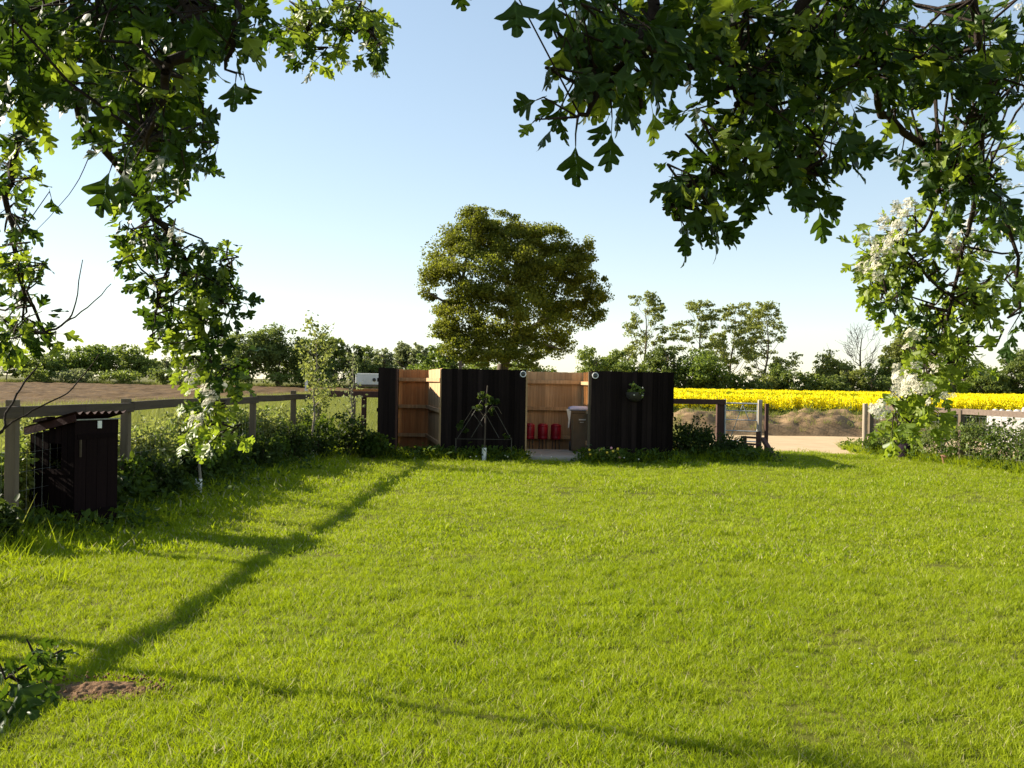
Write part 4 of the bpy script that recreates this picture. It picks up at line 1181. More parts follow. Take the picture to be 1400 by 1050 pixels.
for px, Y, w, h, lab in ((935, 21.6, .50, 1.0, "dense dark green shrub against the right end of the enclosure"), (962, 22.0, .50, .85, "dense dark green shrub in the middle below the short brown rail"),
                         (992, 22.0, .45, .55, "low dark green shrub at the foot of the broad gate post"), (1012, 22.1, .35, .35, "lowest dark green shrub beside the red-brown hurdle")):
    leafy_bush("dark_shrub", (gx(px, Y), Y, 0), w, .5, h, 1500, .06, M['bramble'], lab, "shrub", "dark shrubs between the enclosure and the gate", stems=9)
TS = [
    (1203, .15, .3, .5, "small green shrub just right of the round end post of the right fence"),
    (1232, .25, .45, .75, "tangled shrub behind the dark tub at the right fence"),
    (1262, .3, .45, .75, "green shrub between the dark tub and the small reddish pot"),
    (1290, .35, .45, .85, "tangled shrub behind the small reddish pot at the right fence"),
    (1322, .4, .5, .95, "shrub growing round the square post of the right fence"),
    (1350, .4, .5, 1.2, "tall olive shrub before the left end of the low white wall"),
    (1378, .4, .5, 1.12, "green shrub hiding the foot of the low white wall"),
    (1405, .4, .5, 1.15, "olive shrub at the right edge of the view by the rail fence"),
    (1432, .4, .5, 1.1, "shrub just beyond the right edge of the view by the rail fence")]
for i, (px, off, w, h, lab) in enumerate(TS):
    q = rp(px); leafy_bush("tangled_shrub", (q.x, q.y + off, 0), w, .45, h, 1000, .062, M['leaf_dark' if i % 2 else 'weed'],
                           lab, "shrub", "tangled shrubs along the right fence", stems=9)
# flowering plant by the slab
Yp = 20.4; q = Vector((gx(824, Yp), Yp, 0))
fpn = leafy_bush("flowering_plant", q, .36, .25, .30, 330, .07, M['leaf_mid'], "low plant with pale yellow and pink flowers at the corner of the slab", "flower plant", None, stems=7)
for j in range(9):
    p = q + Vector((random.uniform(-.32, .36), random.uniform(-.25, -.05), random.uniform(.12, .34)))
    MB().lathe(p, [(.004, -.008), (.026, 0), (.02, .012), (.004, .016)], 7, 'Y').build("flower", M['flower_p' if j % 3 == 0 else 'flower_y'], fpn)
for px, w, lab in ((612, .3, "low leafy weed at the left foot of the wide black panel with the fruit tree"), (632, .35, "low leafy weed left of the white trunk guard of the fan-trained tree"),
                   (690, .3, "low leafy weed at the right foot of the cane frame"), (870, .3, "low leafy weed below the wall basket"), (898, .35, "low leafy weed at the right end of the enclosure")):
    Yq = 20.45; leafy_bush("low_weed", (gx(px, Yq), Yq, 0), w, .2, .22, 170, .06, M['weed'], lab, "weed", "weeds at the foot of the black panels", stems=5)

# scattered longer grass along every edge of the lawn
def weed_source(name):
    n = 14; P = np.column_stack([rng.normal(size=(n, 2)) * .08, .03 + rng.random(n) * .16])
    R = frames(unit(rng.normal(size=(n, 3)) * .7 + np.array([0, 0, .5])), unit(rng.normal(size=(n, 3)) * .5 + np.array([0, 0, 1])))
    v, f, _ = stamp(BLADE3_V, BLADE3_F, P, R, .035 + .05 * rng.random(n))
    return source(name, np_mesh(name, v, f, M['weed']))
wsrc = [weed_source("weed_tuft") for _ in range(4)]
esrc = [source("edge_tuft", blade_tuft("edge_tuft", 18, .07, .08, .24, .007, M['grass'], .38)) for _ in range(4)]
E = []
for _ in range(2600):
    y = random.uniform(5.5, 21.0); E.append((fence_x(y) + abs(random.gauss(0, .34)) - .2, y))
for _ in range(900):
    E.append((random.uniform(XA0 - .5, XC1 + .2), 20.62 - abs(random.gauss(0, .16))))
for _ in range(900):
    px = random.uniform(1172, 1470); q = rp(px); E.append((q.x + random.gauss(0, .1), q.y - .1 + random.gauss(0, .28)))
for _ in range(500):
    px = random.uniform(922, 1050); E.append((gx(px, 21.8), 21.8 + random.gauss(0, .35)))
for _ in range(160):
    px = random.uniform(1165, 1195); E.append((gx(px, 25.5) + random.gauss(0, .05), 25.5 + random.gauss(0, .7)))
E = np.array(E); E = E[~((E[:, 1] > 20.58) & (E[:, 0] > XA0) & (E[:, 0] < XC1))]
E = E[~((E[:, 0] > gx(722, 20.5)) & (E[:, 0] < gx(796, 20.5)) & (E[:, 1] > 20.15))]
nearE = (E[:, 1] < 9.6) | ((E[:, 0] > 8) & (rng.random(len(E)) < .6))
P = np.column_stack([E, np.full(len(E), -.02)])[nearE]
scatter("rough_grass", P, rng.random(len(P)) * 6.283, .7 + .8 * rng.random(len(P)), esrc,
        label="longer rough grass at the foot of the fences near the dark shed and on the right", cat="rough grass")
P = np.column_stack([E, np.full(len(E), -.02)])[~nearE]
scatter("edge_grass", P, rng.random(len(P)) * 6.283, .7 + .8 * rng.random(len(P)), esrc + wsrc,
        label="longer grass and weeds along the edges of the lawn", cat="edge grass")
# daisies and pale specks in the lawn
vs, fs = [], []
for _ in range(150):
    p = frustum_points(4.5, 20.5, .01)[:1]
    if len(p) == 0: continue
    x, y = p[0, 0], p[0, 1]
    if x < fence_x(y) + .5: continue
    k0 = len(vs); z = lawn_z(np.array([x]), np.array([y]))[0] + .05
    for i in range(7):
        a = 6.283 * i / 7; vs.append((x + .009 * math.cos(a), y + .009 * math.sin(a), z + .003 * math.sin(a * 2)))
    fs.append(tuple(range(k0, k0 + 7)))
for _ in range(14):
    x = gx(random.uniform(620, 900), 20.2); y = random.uniform(19.9, 20.4); k0 = len(vs); z = random.uniform(.08, .16)
    for i in range(7):
        a = 6.283 * i / 7; vs.append((x + .013 * math.cos(a), y + .006 * math.sin(a), z + .012 * math.sin(a)))
    fs.append(tuple(range(k0, k0 + 7)))
me = bpy.data.meshes.new("daisies"); me.from_pydata(vs, [], fs); me.materials.append(M['petal'])
add_mesh("daisies", me, None, label="small white daisies scattered in the lawn and at the panel foot", cat="daisies", kind='stuff')

# young trees in the border
def young_tree(px, basepy, toppy, Y, wpx, n, mat, label, seed, guard=True, levels=3, size=.055, dense=(.25, 1.0), tr=.026):
    cx = gx(px, Y); H = at(px, toppy, Y).z
    r = empty("young_tree", (cx, Y, 0), label, "young tree")
    rd = random.Random(seed); segs = []; tips = []
    pts = [Vector((cx + rd.uniform(-.02, .02) + (i / 8) * rd.uniform(0, .09), Y + rd.uniform(-.03, .03), H * i / 8)) for i in range(9)]
    for i in range(8): segs.append((pts[i], pts[i + 1], tr * (1 - .09 * i), tr * (1 - .09 * (i + 1))))
    W = wpx * Y / 1400
    for k in range(16):
        t = dense[0] + (dense[1] - dense[0]) * (k + rd.random()) / 16; i = min(int(t * 8), 7); b = pts[i].lerp(pts[i + 1], t * 8 - i)
        a = rd.random() * 6.283; L = W * .5 * (1.15 - .65 * t) * rd.uniform(.7, 1.2)
        e = b + Vector((math.cos(a) * L, math.sin(a) * L, L * rd.uniform(.5, 1.2)))
        segs.append((b, e, .009, .004)); tips += [b.lerp(e, .4), b.lerp(e, .7), e]
    tips.append(pts[-1])
    add_mesh("trunk", skel_mesh("trunk", segs, M['bark_pale'], 5), r)
    tp = np.array(tips); idx = rng.integers(0, len(tp), n)
    P = tp[idx] + rng.normal(size=(n, 3)) * .075
    R = frames(rng.normal(size=(n, 3)), unit(rng.normal(size=(n, 3)) + np.array([0, 0, .4])))
    v, f, _ = stamp(BLADE3_V, BLADE3_F, P, R, size * (.6 + .8 * rng.random(n)))
    add_mesh("foliage", np_mesh("foliage", v, f, mat), r)
    if guard: MB().lathe((cx, Y, 0), [(.05, -.02), (.048, .26), (.043, .262)], 12).build("trunk_guard", M['white_plastic'], r)
    return r
young_tree(428, 636, 456, 19.0, 74, 1500, M['leaf_olive'], "slender leafy orchard tree with a white trunk guard in the left border", 5)
young_tree(480, 600, 488, 20.3, 26, 260, M['leaf_grey'], "thin young tree just left of the white tank", 8, guard=False)
young_tree(273, 670, 560, 13.3, 44, 300, M['leaf_mid'], "short young tree with a white guard below the hanging hawthorn branch", 9, dense=(.45, 1))
young_tree(-275, 800, 60, 6.25, 190, 420, M['leaf_mid'], "young tree beyond the left edge whose thin shadow crosses the near lawn", 12, dense=(.70, 1), size=.06, tr=.048)

# ================================================================== HAWTHORNS OVERHEAD
HALF = [(0, 0), (.10, .22), (.27, .34), (.43, .48), (.41, .58), (.31, .60), (.15, .53), (.28, .72), (.29, .83), (.20, .845), (.09, .77), (.13, .95), (.06, 1.02), (0, 1.03)]
def haw_leaf(seed, wide=1.0, fold=.22, curl=.2, asym=.06):
    rd = random.Random(seed); V, U, F = [], [], []
    for s in (1, -1):
        k0 = len(V)
        for i, (x, y) in enumerate(HALF):
            x = x * wide * (1 + rd.uniform(-.12, .12)); y = y + (rd.uniform(-.025, .025) if 0 < i < 13 else 0) + s * asym * x
            ym = max(0, min(1.0, y - .55 * x)) if 0 < i < 13 else y
            for (xx, yy) in ((x, y), (0, ym)):
                V.append((s * xx, yy, fold * xx + -curl * yy * yy + .05 * math.sin(9 * yy + 5 * xx * s))); U.append((xx, yy))
        for i in range(len(HALF) - 1):
            a, b, c, d = k0 + 2 * i, k0 + 2 * i + 1, k0 + 2 * i + 3, k0 + 2 * i + 2
            F.append((a, d, c) if s > 0 else (a, c, d))
            if i > 0 : F.append((a, c, b) if s > 0 else (a, b, c))
    k0 = len(V)
    V += [(-.012, -.42, -.03), (.012, -.42, -.03), (.012, .02, .004), (-.012, .02, .004)]; U += [(0, 0)] * 4
    F += [(k0, k0 + 1, k0 + 2), (k0, k0 + 2, k0 + 3)]
    return np.array(V), np.array(F), np.array(U)
LEAVES = [haw_leaf(1), haw_leaf(2, .82, .3, .35), haw_leaf(3, 1.12, .12, .1), haw_leaf(4, .95, .4, -.15), haw_leaf(5, .74, .2, .5)]
LEAF_ME = {}
def leaf_me(v, mat):
    if (v, mat.name) not in LEAF_ME:
        V, F, U = LEAVES[v]; LEAF_ME[(v, mat.name)] = np_mesh("leaf", V, [F], mat, uv=U)
    return LEAF_ME[(v, mat.name)]

def blossom_mesh(seed):
    """a flat-domed cluster of small five-petalled flowers"""
    rd = random.Random(seed); V, F = [], []
    for i in range(15):
        a = i * 2.4; r = .55 * math.sqrt(i / 15) ; c = Vector((r * math.cos(a), r * math.sin(a), .22 - .45 * r * r + rd.uniform(-.05, .05)))
        n = Vector((c.x * .9 + rd.uniform(-.3, .3), c.y * .9 + rd.uniform(-.3, .3), 1)).normalized()
        x = n.orthogonal().normalized(); y = n.cross(x); s = rd.uniform(.13, .18)
        k0 = len(V); V.append(c - n * .04)
        for j in range(5):
            for da, rr in ((-.45, .8), (0, 1.0), (.45, .8)):
                b = 6.283 * j / 5 + da; V.append(c + (x * math.cos(b) + y * math.sin(b)) * s * rr)
        for j in range(5):
            F.append((k0, k0 + 1 + 3 * j, k0 + 2 + 3 * j)); F.append((k0, k0 + 2 + 3 * j, k0 + 3 + 3 * j))
    return np_mesh("blossom", np.array(V), [np.array(F)], M['petal'])
BLOSSOMS = [blossom_mesh(i) for i in range(3)]

def hawthorn(root, boughs, blobs, mats, dens, singles=(), fill=(), flowers=(), bare=(), n_big=300, droop=.35):
    """boughs: polylines of world points with radii; blobs: where sprigs of leaves hang"""
    segs, samples = [], []
    for nb, (pts, r0, r1) in enumerate(list(boughs) + list(bare)):
        # smooth the polyline
        P = [Vector(p) for p in pts]; Q = []
        for i in range(len(P) - 1):
            a, b, c, d = P[max(i - 1, 0)], P[i], P[i + 1], P[min(i + 2, len(P) - 1)]
            for t in (0, .25, .5, .75):
                Q.append(.5 * ((2 * b) + (c - a) * t + (2 * a - 5 * b + 4 * c - d) * t * t + (3 * b - a - 3 * c + d) * t ** 3))
        Q.append(P[-1]); n = len(Q) - 1
        for i in range(n + 1):
            if 0 < i < n: Q[i] = Q[i] + Vector((random.gauss(0, 1), random.gauss(0, 1), random.gauss(0, 1))) * min(.006, r0 * .35)
        for i in range(n):
            segs.append((Q[i], Q[i + 1], r0 + (r1 - r0) * i / n, r0 + (r1 - r0) * (i + 1) / n))
            if nb < len(boughs): samples.append(Q[i + 1])
    S = np.array(samples)
    pos, ydir, nrm, size, var, sun = [], [], [], [], [], []
    twigs = []
    def sprig(p, q, nleaf, sz, sunny):
        p = Vector(p); q = Vector(q)
        d = (p - q); L = d.length; d = d.normalized() if L > 1e-4 else Vector((0, 0, -1))
        mid = q.lerp(p, .55) + Vector((random.gauss(0, .012), random.gauss(0, .012), .03 * L))
        ax = (d * .6 + Vector((random.gauss(0, .45), random.gauss(0, .45), random.gauss(0, .3) - droop))).normalized()
        ln = sz * (1.0 + .35 * nleaf) * .42
        p = p - ax * ln * .75; e = p + ax * ln
        twigs.extend([(q, mid, .0028, .0024), (mid, p, .0024, .0019), (p, e, .0018, .0008)])
        for i in range(nleaf):
            t = i / max(1, nleaf - 1)
            b = p + ax * ln * t
            sd = Vector((random.gauss(0, 1), random.gauss(0, 1), random.gauss(0, .6))); sd = (sd - ax * sd.dot(ax)).normalized()
            y = (ax * (.35 + .6 * t) + sd * (1.0 - .55 * t) + Vector((0, 0, -.25 - droop * .4))).normalized()
            s = sz * random.uniform(.62, 1.12) * (1.0 if t > .2 else .8)
            pos.append(b + y * s * .42); ydir.append(y); size.append(s); var.append(random.randrange(len(LEAVES))); sun.append(sunny)
            nrm.append((random.gauss(0, .55), random.gauss(-.45, .55), random.gauss(.55, .5)))
    for cx, cy, rx, ry, d0, d1, ns, sz, sunny in blobs:
        for _ in range(max(1, round(ns * (dens + (.22 if d0 > 2.15 else 0))))):
            a, k = random.random() * 6.283, math.sqrt(random.random())
            P = at(cx + rx * k * math.cos(a), cy + ry * k * math.sin(a), random.uniform(d0, d1))
            dd = np.linalg.norm(S - np.array(P), axis=1)
            j = int(np.argmin(dd * (1 + .25 * rng.random(len(dd)))))
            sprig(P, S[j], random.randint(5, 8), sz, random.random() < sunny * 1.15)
    for px, py, d, sz, ex, ey, sun_ in singles:                # one leaf on a long stalk, base at (px, py), tip towards (ex, ey)
        b = at(px, py, d); e = at(ex, ey, d * random.uniform(.97, 1.03)); y = (e - b).normalized()
        pos.append(b); ydir.append(y); size.append(sz); var.append(random.choice((0, 2))); sun.append(sun_); nrm.append((random.gauss(0, .25), -1, random.gauss(.3, .25)))
        dd = np.linalg.norm(S - np.array(b), axis=1); q = Vector(S[int(np.argmin(dd))])
        twigs.append((q, b - y * sz * .3, .0016, .0010)); twigs.append((b - y * sz * .3, b, .0010, .0007))
    pos, ydir, nrm, size, var, sun = np.array(pos), np.array(ydir), np.array(nrm), np.array(size), np.array(var), np.array(sun)
    R = frames(ydir, nrm)
    add_mesh("trunk", skel_mesh("trunk", segs, M['haw_bark'], 8), root)
    add_mesh("twigs", skel_mesh("twigs", twigs, M['haw_bark'], 4), root, kind='stuff')
    # the leaves that show largest are parts of their own
    px, py, z = project(pos + ydir * size[:, None] * .5)
    inside = (z > .1) & (px > -15) & (px < 1415) & (py > -15) & (py < 1065)
    face = np.abs(np.sum(R[:, :, 2] * unit(pos - np.array([0, 0, CAM_Z])), axis=1))
    key = np.where(inside, size / np.maximum(z, .1) * (.35 + .65 * face), 0)
    order = np.argsort(-key); big = np.zeros(len(pos), bool); big[order[:n_big]] = True; big &= key > 0
    for i in np.nonzero(big)[0]:
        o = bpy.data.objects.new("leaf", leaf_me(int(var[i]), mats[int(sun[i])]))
        link(o, root)
        o.matrix_basis = Matrix.Translation(Vector(pos[i])) @ Matrix([list(R[i][k]) for k in range(3)]).to_4x4() @ Matrix.Scale(float(size[i]), 4)
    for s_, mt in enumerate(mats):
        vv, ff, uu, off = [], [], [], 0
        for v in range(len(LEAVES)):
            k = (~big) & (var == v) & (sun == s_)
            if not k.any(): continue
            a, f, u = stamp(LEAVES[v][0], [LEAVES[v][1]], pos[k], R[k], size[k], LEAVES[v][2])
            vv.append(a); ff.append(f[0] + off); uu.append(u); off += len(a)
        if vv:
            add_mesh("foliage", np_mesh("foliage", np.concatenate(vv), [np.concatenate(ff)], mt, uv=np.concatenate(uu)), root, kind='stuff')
    # the crown overhead, outside the view
    if fill:
        lob = [f[:6] for f in fill]; n = sum(f[6] for f in fill)
        P, N = crown_points(lob, n, sub=.3, nsub=16, shell=.6)
        R2 = frames(rng.normal(size=(len(P), 3)), unit(N * .4 + rng.normal(size=(len(P), 3)) * .6 + np.array([0, 0, .5])))
        v, f, _ = stamp(BLADE3_V, BLADE3_F, P, R2, .075 * (.7 + .6 * rng.random(len(P))))
        add_mesh("crown", np_mesh("crown", v, f, mats[0]), root, kind='stuff')
    for cx, cy, rx, ry, d0, d1, n, sz in flowers:
        sz *= .56
        for _ in range(round(n * 1.8)):
            a, k = random.random() * 6.283, math.sqrt(random.random())
            p = at(cx + rx * k * math.cos(a), cy + ry * k * math.sin(a), random.uniform(d0, d1))
            o = bpy.data.objects.new("blossom", random.choice(BLOSSOMS)); link(o, root)
            up = Vector((random.gauss(-.5, .45), random.gauss(-.55, .45), random.gauss(.55, .35))).normalized()
            o.matrix_basis = Matrix.Translation(p) @ up.to_track_quat('Z', 'Y').to_matrix().to_4x4() @ Matrix.Scale(sz * random.uniform(.7, 1.2), 4)

# --- left hawthorn
ha = empty("hawthorn_tree", (-2.7, .35, 0), "hawthorn hanging over the left of the view, its leafy branch drooping before the tree line", "hawthorn", "hawthorns overhanging the lawn")
b = []
top = Vector((-2.35, .7, 2.35))
b.append(([(-2.7, .35, -.1), (-2.66, .4, .9), (-2.5, .55, 1.7), top], .13, .09))
b.append(([top, (-2.0, 1.2, 2.75), at(60, -60, 1.9), at(150, -130, 1.9)], .07, .03))
b.append(([(-2.0, 1.2, 2.75), at(20, -20, 2.2), at(75, 80, 2.3), at(112, 160, 2.4), at(160, 225, 2.45), at(200, 290, 2.5), at(243, 335, 2.55), at(266, 410, 2.6), at(282, 470, 2.6), at(291, 540, 2.6), at(308, 605, 2.58)], .015, .0022))
b.append(([(-2.05, 1.1, 2.6), at(-40, 60, 2.2), at(38, 120, 2.3), at(18, 210, 2.3), at(12, 290, 2.3), at(28, 380, 2.3), at(62, 455, 2.3)], .014, .003))
b.append(([at(60, -60, 1.9), at(200, -40, 1.6), at(262, 30, 1.5), at(238, 85, 1.5), at(215, 130, 1.5), at(200, 190, 1.55)], .016, .003))
b.append(([at(200, -40, 1.6), at(310, -30, 1.55), at(322, 50, 1.5), at(308, 95, 1.5)], .009, .002))
b.append(([at(150, -130, 1.9), at(330, -120, 2.3), at(440, -60, 2.5), at(470, 10, 2.5), at(520, 60, 2.5)], .016, .003))
b.append(([at(330, -120, 2.3), at(400, -30, 2.5), at(420, 60, 2.5)], .010, .002))
b.append(([at(243, 335, 2.55), at(225, 380, 2.55), at(212, 430, 2.5), at(207, 462, 2.5)], .005, .0015))
b.append(([at(266, 410, 2.6), at(300, 390, 2.6), at(318, 370, 2.6)], .004, .0015))
b.append(([(-2.5, .55, 1.6), (-2.3, 1.1, 1.25), at(-60, 950, 1.9), at(10, 922, 1.93), at(50, 905, 1.96), at(98, 888, 2.0)], .006, .0014))
# bare twigs
boughs = b; b = []
b.append(([(-2.5, .55, 1.7), (-2.3, 1.3, 1.55), at(-200, 660, 2.3), at(-14, 602, 2.5), at(8, 566, 2.55), at(27, 532, 2.6), at(51, 502, 2.65)], .0042, .0022))
b.append(([at(-14, 602, 2.5), at(18, 577, 2.55), at(55, 557, 2.6), at(92, 537, 2.65), at(115, 511, 2.7), at(136, 484, 2.7)], .0026, .0014))
b.append(([at(62, 455, 2.3), at(90, 440, 2.35), at(103, 415, 2.35), at(113, 355, 2.35)], .003, .0010))
b.append(([at(90, 440, 2.35), at(120, 420, 2.35), at(152, 388, 2.35)], .002, .0009))
b.append(([at(130, 190, 2.45), at(108, 245, 2.5), at(78, 285, 2.5), at(40, 325, 2.5)], .0013, .0006))
D = (1.5, 2.4)
blobs = [
    (40, 40, 70, 60, *D, 26, .050, .12), (120, 50, 90, 70, *D, 34, .050, .12), (210, 40, 80, 70, 1.4, 2.2, 28, .050, .1), (60, 110, 60, 45, 1.8, 2.5, 16, .050, .2),
    (160, 120, 70, 50, 1.6, 2.4, 22, .050, .2), (225, 130, 55, 55, 1.4, 2.2, 20, .050, .08), (285, 30, 50, 45, 1.4, 1.9, 15, .048, .05), (328, 10, 30, 25, 1.4, 1.9, 5, .046, .05),
    (190, 185, 55, 40, 1.6, 2.4, 14, .050, .1), (245, 195, 38, 36, 1.5, 2.3, 10, .048, .1), (250, 228, 30, 20, 1.8, 2.4, 5, .045, .15), (208, 240, 30, 25, 1.8, 2.5, 6, .045, .2),
    (20, 200, 25, 60, 2.0, 2.4, 9, .046, .35), (45, 180, 25, 30, 2.0, 2.4, 4, .046, .35), (15, 290, 20, 45, 2.1, 2.5, 10, .045, .3), (18, 370, 22, 45, 2.1, 2.5, 13, .045, .3), (25, 435, 30, 35, 2.1, 2.5, 13, .045, .4), (60, 458, 18, 12, 2.2, 2.4, 3, .040, .2), (10, 470, 20, 25, 2.0, 2.4, 4, .048, .5),
    (440, 25, 55, 32, 2.3, 2.7, 16, .047, .45), (500, 20, 36, 28, 2.3, 2.7, 9, .046, .3), (510, 62, 22, 30, 2.4, 2.6, 5, .045, .25), (405, 35, 25, 28, 2.4, 2.7, 5, .047, .6), (455, 75, 45, 18, 2.4, 2.6, 5, .043, .3),
    (190, 275, 26, 24, 2.3, 2.6, 5, .046, .4), (210, 325, 34, 24, 2.4, 2.7, 8, .046, .45), (185, 345, 22, 20, 2.4, 2.7, 5, .048, .7), (250, 340, 44, 22, 2.4, 2.7, 10, .046, .3), (300, 352, 22, 22, 2.5, 2.7, 5, .043, .2),
    (235, 385, 48, 26, 2.4, 2.7, 12, .046, .35), (285, 395, 32, 30, 2.5, 2.7, 8, .046, .25), (245, 432, 44, 24, 2.4, 2.7, 9, .046, .35), (295, 440, 24, 26, 2.5, 2.7, 5, .048, .2), (268, 465, 26, 18, 2.5, 2.7, 4, .046, .4),
    (268, 500, 24, 26, 2.5, 2.7, 6, .045, .5), (305, 505, 22, 30, 2.5, 2.7, 6, .046, .25), (285, 555, 32, 22, 2.5, 2.7, 8, .046, .6), (305, 592, 24, 16, 2.5, 2.7, 6, .046, .6), (276, 585, 16, 12, 2.5, 2.7, 3, .046, .8), (318, 415, 14, 22, 2.5, 2.7, 3, .046, .2), (215, 450, 18, 12, 2.45, 2.6, 3, .040, .3),
    (8, 930, 18, 26, 1.75, 1.95, 3, .062, 0), (40, 910, 20, 12, 1.85, 2.0, 1, .05, .2), (75, 892, 10, 6, 1.9, 2.0, 1, .036, .2),
]
singles = [(322, 112, 1.45, .046, 318, 150, 0), (335, 112, 1.45, .040, 342, 148, 0), (150, 235, 1.25, .060, 132, 290, 0), (170, 232, 1.3, .052, 165, 280, 0), (345, 45, 1.5, .045, 330, 95, 0), (70, 270, 2.1, .05, 78, 298, 0),
           (25, 935, 1.8, .075, 50, 985, 0), (60, 905, 1.9, .06, 88, 940, 0), (265, 20, 1.3, .06, 280, 60, 0), (150, 160, 2.0, .055, 145, 195, 1)]
fl = [(240, 322, 12, 10, 2.35, 2.45, 4, .036), (262, 520, 8, 20, 2.45, 2.6, 4, .034), (282, 540, 10, 14, 2.4, 2.5, 5, .034), (268, 575, 10, 10, 2.45, 2.5, 4, .034), (95, 120, 60, 50, 1.9, 2.4, 6, .034), (5, 210, 20, 30, 2.2, 2.4, 4, .034),
      (516, 102, 5, 5, 2.45, 2.5, 2, .03), (470, 88, 30, 8, 2.45, 2.55, 3, .026), (210, 395, 12, 12, 2.5, 2.6, 2, .03), (3, 500, 4, 10, 2.2, 2.3, 2, .034)]
fill = [(-2.6, .5, 3.7, 2.0, 1.7, 1.1, 7000), (-1.7, 1.2, 3.5, 1.5, 1.1, .7, 3500), (-3.2, 1.4, 3.2, 1.2, 1.0, .9, 2500), (-.9, 1.3, 3.6, 1.1, .9, .6, 2000)]
hawthorn(ha, boughs, blobs, (M['haw'], M['haw_sun']), .80, singles, fill, fl, b)

# --- right hawthorn
hb = empty("hawthorn_tree", (2.9, .5, 0), "hawthorn hanging over the right of the view, with white blossom on its drooping branch", "hawthorn", "hawthorns overhanging the lawn")
b = []
top = Vector((2.5, .8, 2.5))
b.append(([(2.9, .5, -.1), (2.85, .55, .9), (2.65, .7, 1.8), top], .13, .09))
b.append(([top, (1.9, 1.15, 2.75), at(1330, -120, 1.7), at(1150, -150, 1.5), at(950, -120, 1.35), at(820, -90, 1.3)], .05, .010))
b.append(([at(950, -120, 1.35), at(905, -30, 1.3), at(880, 40, 1.3), at(852, 85, 1.28), at(815, 140, 1.25), at(790, 160, 1.22)], .010, .002))
b.append(([at(880, 40, 1.3), at(876, 90, 1.3), at(876, 148, 1.3)], .006, .003))
b.append(([at(880, 60, 1.3), at(915, 85, 1.35), at(945, 92, 1.4), at(985, 80, 1.45), at(998, 115, 1.5), at(1010, 140, 1.5)], .005, .002))
b.append(([at(1150, -150, 1.5), at(1110, -20, 1.55), at(1070, 70, 1.6), at(1052, 130, 1.6), at(1000, 205, 1.55), at(950, 250, 1.5), at(922, 300, 1.5)], .012, .002))
b.append(([at(1052, 130, 1.6), at(1085, 190, 1.6), at(1095, 240, 1.6)], .006, .002))
b.append(([at(1000, 205, 1.55), at(1050, 225, 1.55), at(1100, 235, 1.55)], .004, .0015))
b.append(([at(1110, -20, 1.55), at(1170, 20, 1.6), at(1195, 90, 1.7), at(1205, 150, 1.8), at(1250, 190, 1.9), at(1290, 225, 2.0), at(1340, 255, 2.05), at(1385, 330, 2.1), at(1395, 420, 2.1)], .010, .003))
b.append(([at(1330, -120, 1.7), at(1330, 0, 1.7), at(1350, 120, 1.8), at(1340, 255, 2.05)], .009, .004))
b.append(([at(1290, 225, 2.0), at(1270, 300, 2.3), at(1235, 340, 2.4), at(1200, 385, 2.4), at(1216, 420, 2.4)], .0045, .0015))
b.append(([at(1340, 255, 2.05), at(1322, 320, 2.4), at(1305, 390, 2.5), at(1290, 460, 2.5), at(1268, 510, 2.5), at(1250, 560, 2.5), at(1240, 590, 2.5)], .006, .0018))
b.append(([at(1305, 390, 2.5), at(1350, 430, 2.5), at(1372, 450, 2.5)], .004, .0015))
b.append(([at(1235, 340, 2.4), at(1280, 390, 2.4), at(1320, 420, 2.45)], .004, .0015))
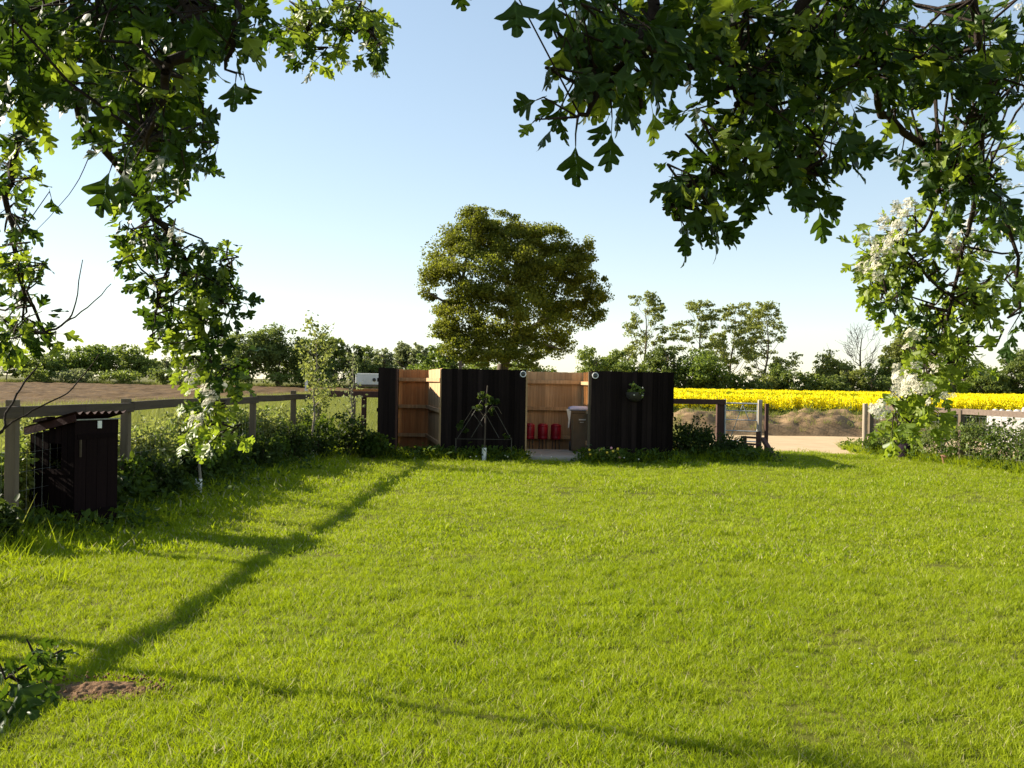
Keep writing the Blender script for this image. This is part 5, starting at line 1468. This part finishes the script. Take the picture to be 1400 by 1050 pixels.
blobs = [
    (800, 20, 26, 22, 1.2, 1.4, 4, .050, .05), (845, 40, 45, 40, 1.2, 1.5, 12, .050, .08), (900, 40, 45, 40, 1.2, 1.6, 13, .050, .1), (860, 95, 30, 30, 1.2, 1.4, 6, .048, .05), (895, 105, 18, 20, 1.25, 1.4, 3, .045, .05),
    (805, 112, 26, 14, 1.2, 1.3, 3, .044, .1), (770, 150, 20, 10, 1.2, 1.3, 2, .042, .1), (825, 148, 22, 12, 1.2, 1.3, 2, .044, .1), (775, 85, 10, 10, 1.2, 1.3, 1, .042, .1),
    (950, 20, 45, 35, 1.3, 1.7, 11, .048, .2), (965, 75, 26, 16, 1.35, 1.5, 4, .042, .1), (1010, 35, 50, 45, 1.4, 1.9, 16, .046, .55), (1070, 40, 60, 50, 1.4, 1.9, 20, .048, .35), (1040, 100, 45, 45, 1.5, 1.8, 13, .046, .4),
    (1100, 110, 55, 50, 1.45, 1.8, 18, .050, .1), (1085, 170, 52, 36, 1.45, 1.7, 13, .050, .08), (1140, 60, 50, 60, 1.4, 1.8, 18, .050, .06), (1030, 170, 36, 26, 1.5, 1.6, 7, .046, .25), (985, 210, 40, 22, 1.45, 1.6, 7, .048, .1),
    (945, 235, 34, 22, 1.45, 1.55, 5, .046, .25), (955, 272, 26, 20, 1.45, 1.55, 4, .050, .1), (927, 290, 12, 22, 1.45, 1.55, 3, .042, .35), (1010, 240, 30, 12, 1.5, 1.6, 4, .044, .1), (1060, 225, 45, 20, 1.5, 1.65, 7, .048, .08),
    (1100, 245, 34, 16, 1.5, 1.65, 5, .050, .08), (1130, 200, 30, 24, 1.5, 1.65, 5, .048, .08), (950, 145, 16, 26, 1.45, 1.55, 3, .038, .1),
    (1195, 20, 50, 40, 1.5, 2.0, 14, .050, .06), (1240, 70, 50, 50, 1.6, 2.0, 16, .050, .08), (1290, 50, 55, 50, 1.6, 2.1, 18, .050, .08), (1350, 50, 50, 50, 1.6, 2.1, 17, .050, .15), (1385, 110, 30, 50, 1.7, 2.1, 11, .050, .15),
    (1220, 120, 28, 26, 1.7, 2.0, 6, .048, .05), (1320, 120, 45, 40, 1.7, 2.1, 12, .050, .15), (1350, 185, 45, 40, 1.8, 2.2, 13, .050, .15), (1290, 180, 30, 30, 1.9, 2.1, 6, .048, .1), (1285, 220, 30, 26, 1.9, 2.1, 6, .050, .1),
    (1225, 210, 14, 16, 1.9, 2.0, 2, .045, .05), (1345, 245, 50, 34, 1.9, 2.3, 13, .050, .1), (1300, 275, 40, 26, 2.0, 2.5, 8, .048, .35), (1385, 300, 20, 60, 2.0, 2.3, 9, .048, .2), (1385, 400, 16, 50, 2.0, 2.3, 5, .045, .2),
    (1240, 310, 38, 24, 2.3, 2.5, 9, .043, .85), (1205, 350, 30, 20, 2.3, 2.5, 8, .043, .9), (1245, 350, 36, 24, 2.3, 2.5, 8, .043, .7), (1205, 390, 22, 24, 2.3, 2.5, 6, .043, .8), (1240, 385, 20, 16, 2.3, 2.5, 3, .042, .6), (1222, 420, 16, 12, 2.3, 2.5, 3, .042, .4),
    (1310, 330, 40, 26, 2.3, 2.6, 9, .046, .75), (1350, 360, 36, 30, 2.3, 2.6, 9, .046, .65), (1300, 385, 30, 24, 2.4, 2.6, 6, .046, .6), (1340, 410, 44, 22, 2.4, 2.6, 9, .048, .7), (1290, 430, 44, 20, 2.4, 2.6, 9, .046, .6),
    (1320, 455, 34, 18, 2.4, 2.6, 7, .048, .65), (1262, 452, 26, 14, 2.4, 2.6, 4, .044, .6), (1285, 485, 40, 18, 2.4, 2.6, 8, .046, .65), (1330, 490, 20, 12, 2.4, 2.6, 3, .046, .6), (1255, 515, 26, 18, 2.4, 2.6, 5, .046, .8), (1290, 515, 18, 12, 2.4, 2.6, 3, .046, .6),
    (1255, 550, 32, 16, 2.4, 2.6, 6, .048, .85), (1240, 575, 24, 12, 2.4, 2.6, 4, .048, .9), (1280, 568, 18, 12, 2.4, 2.6, 3, .046, .8), (1228, 592, 10, 6, 2.4, 2.5, 1, .046, .9),
]
singles = [(704, 0, 1.12, .049, 708, 60, 0), (787, 200, 1.18, .047, 787, 258, 0), (733, 137, 1.2, .036, 697, 152, 0), (758, 0, 1.2, .042, 752, 30, 0), (628, -16, 1.3, .03, 632, 4, 0), (728, 168, 1.2, .024, 708, 188, 1),
           (1150, 178, 1.5, .052, 1190, 262, 0), (1135, 205, 1.5, .05, 1180, 250, 0), (955, 290, 1.45, .054, 968, 330, 0), (1085, 250, 1.5, .052, 1098, 282, 0), (790, 40, 1.2, .05, 765, 90, 0), (770, 65, 1.2, .04, 762, 96, 1)]
fl = [(1215, 310, 24, 36, 2.25, 2.4, 10, .042), (1190, 350, 24, 31, 2.25, 2.4, 9, .040), (1232, 290, 21, 20, 2.25, 2.35, 5, .042), (1310, 325, 21, 20, 2.3, 2.4, 4, .040), (1345, 320, 36, 20, 2.3, 2.4, 5, .040), (1320, 350, 45, 42, 2.4, 2.5, 5, .034),
      (1245, 460, 18, 17, 2.35, 2.45, 3, .040), (1240, 515, 15, 20, 2.35, 2.45, 4, .044), (1240, 540, 24, 22, 2.35, 2.45, 5, .042), (1275, 540, 30, 14, 2.35, 2.45, 4, .040), (1206, 562, 12, 14, 2.35, 2.45, 3, .050), (1280, 500, 36, 17, 2.4, 2.5, 4, .034),
      (1330, 490, 21, 8, 2.4, 2.5, 2, .034), (1070, 85, 60, 42, 1.6, 1.7, 5, .024), (1380, 40, 21, 56, 1.8, 2.1, 4, .034), (1290, 90, 45, 42, 1.8, 2.0, 3, .03), (1330, 240, 75, 42, 2.1, 2.2, 5, .034), (1385, 240, 18, 84, 2.1, 2.2, 4, .034)]
fill = [(2.2, .7, 3.8, 1.8, 1.3, 1.0, 5000), (.9, .9, 3.4, 1.3, .8, .7, 3500)]
hawthorn(hb, b, blobs, (M['haw'], M['haw_sun']), .66, singles, fill, fl)

bpy.context.view_layer.update()
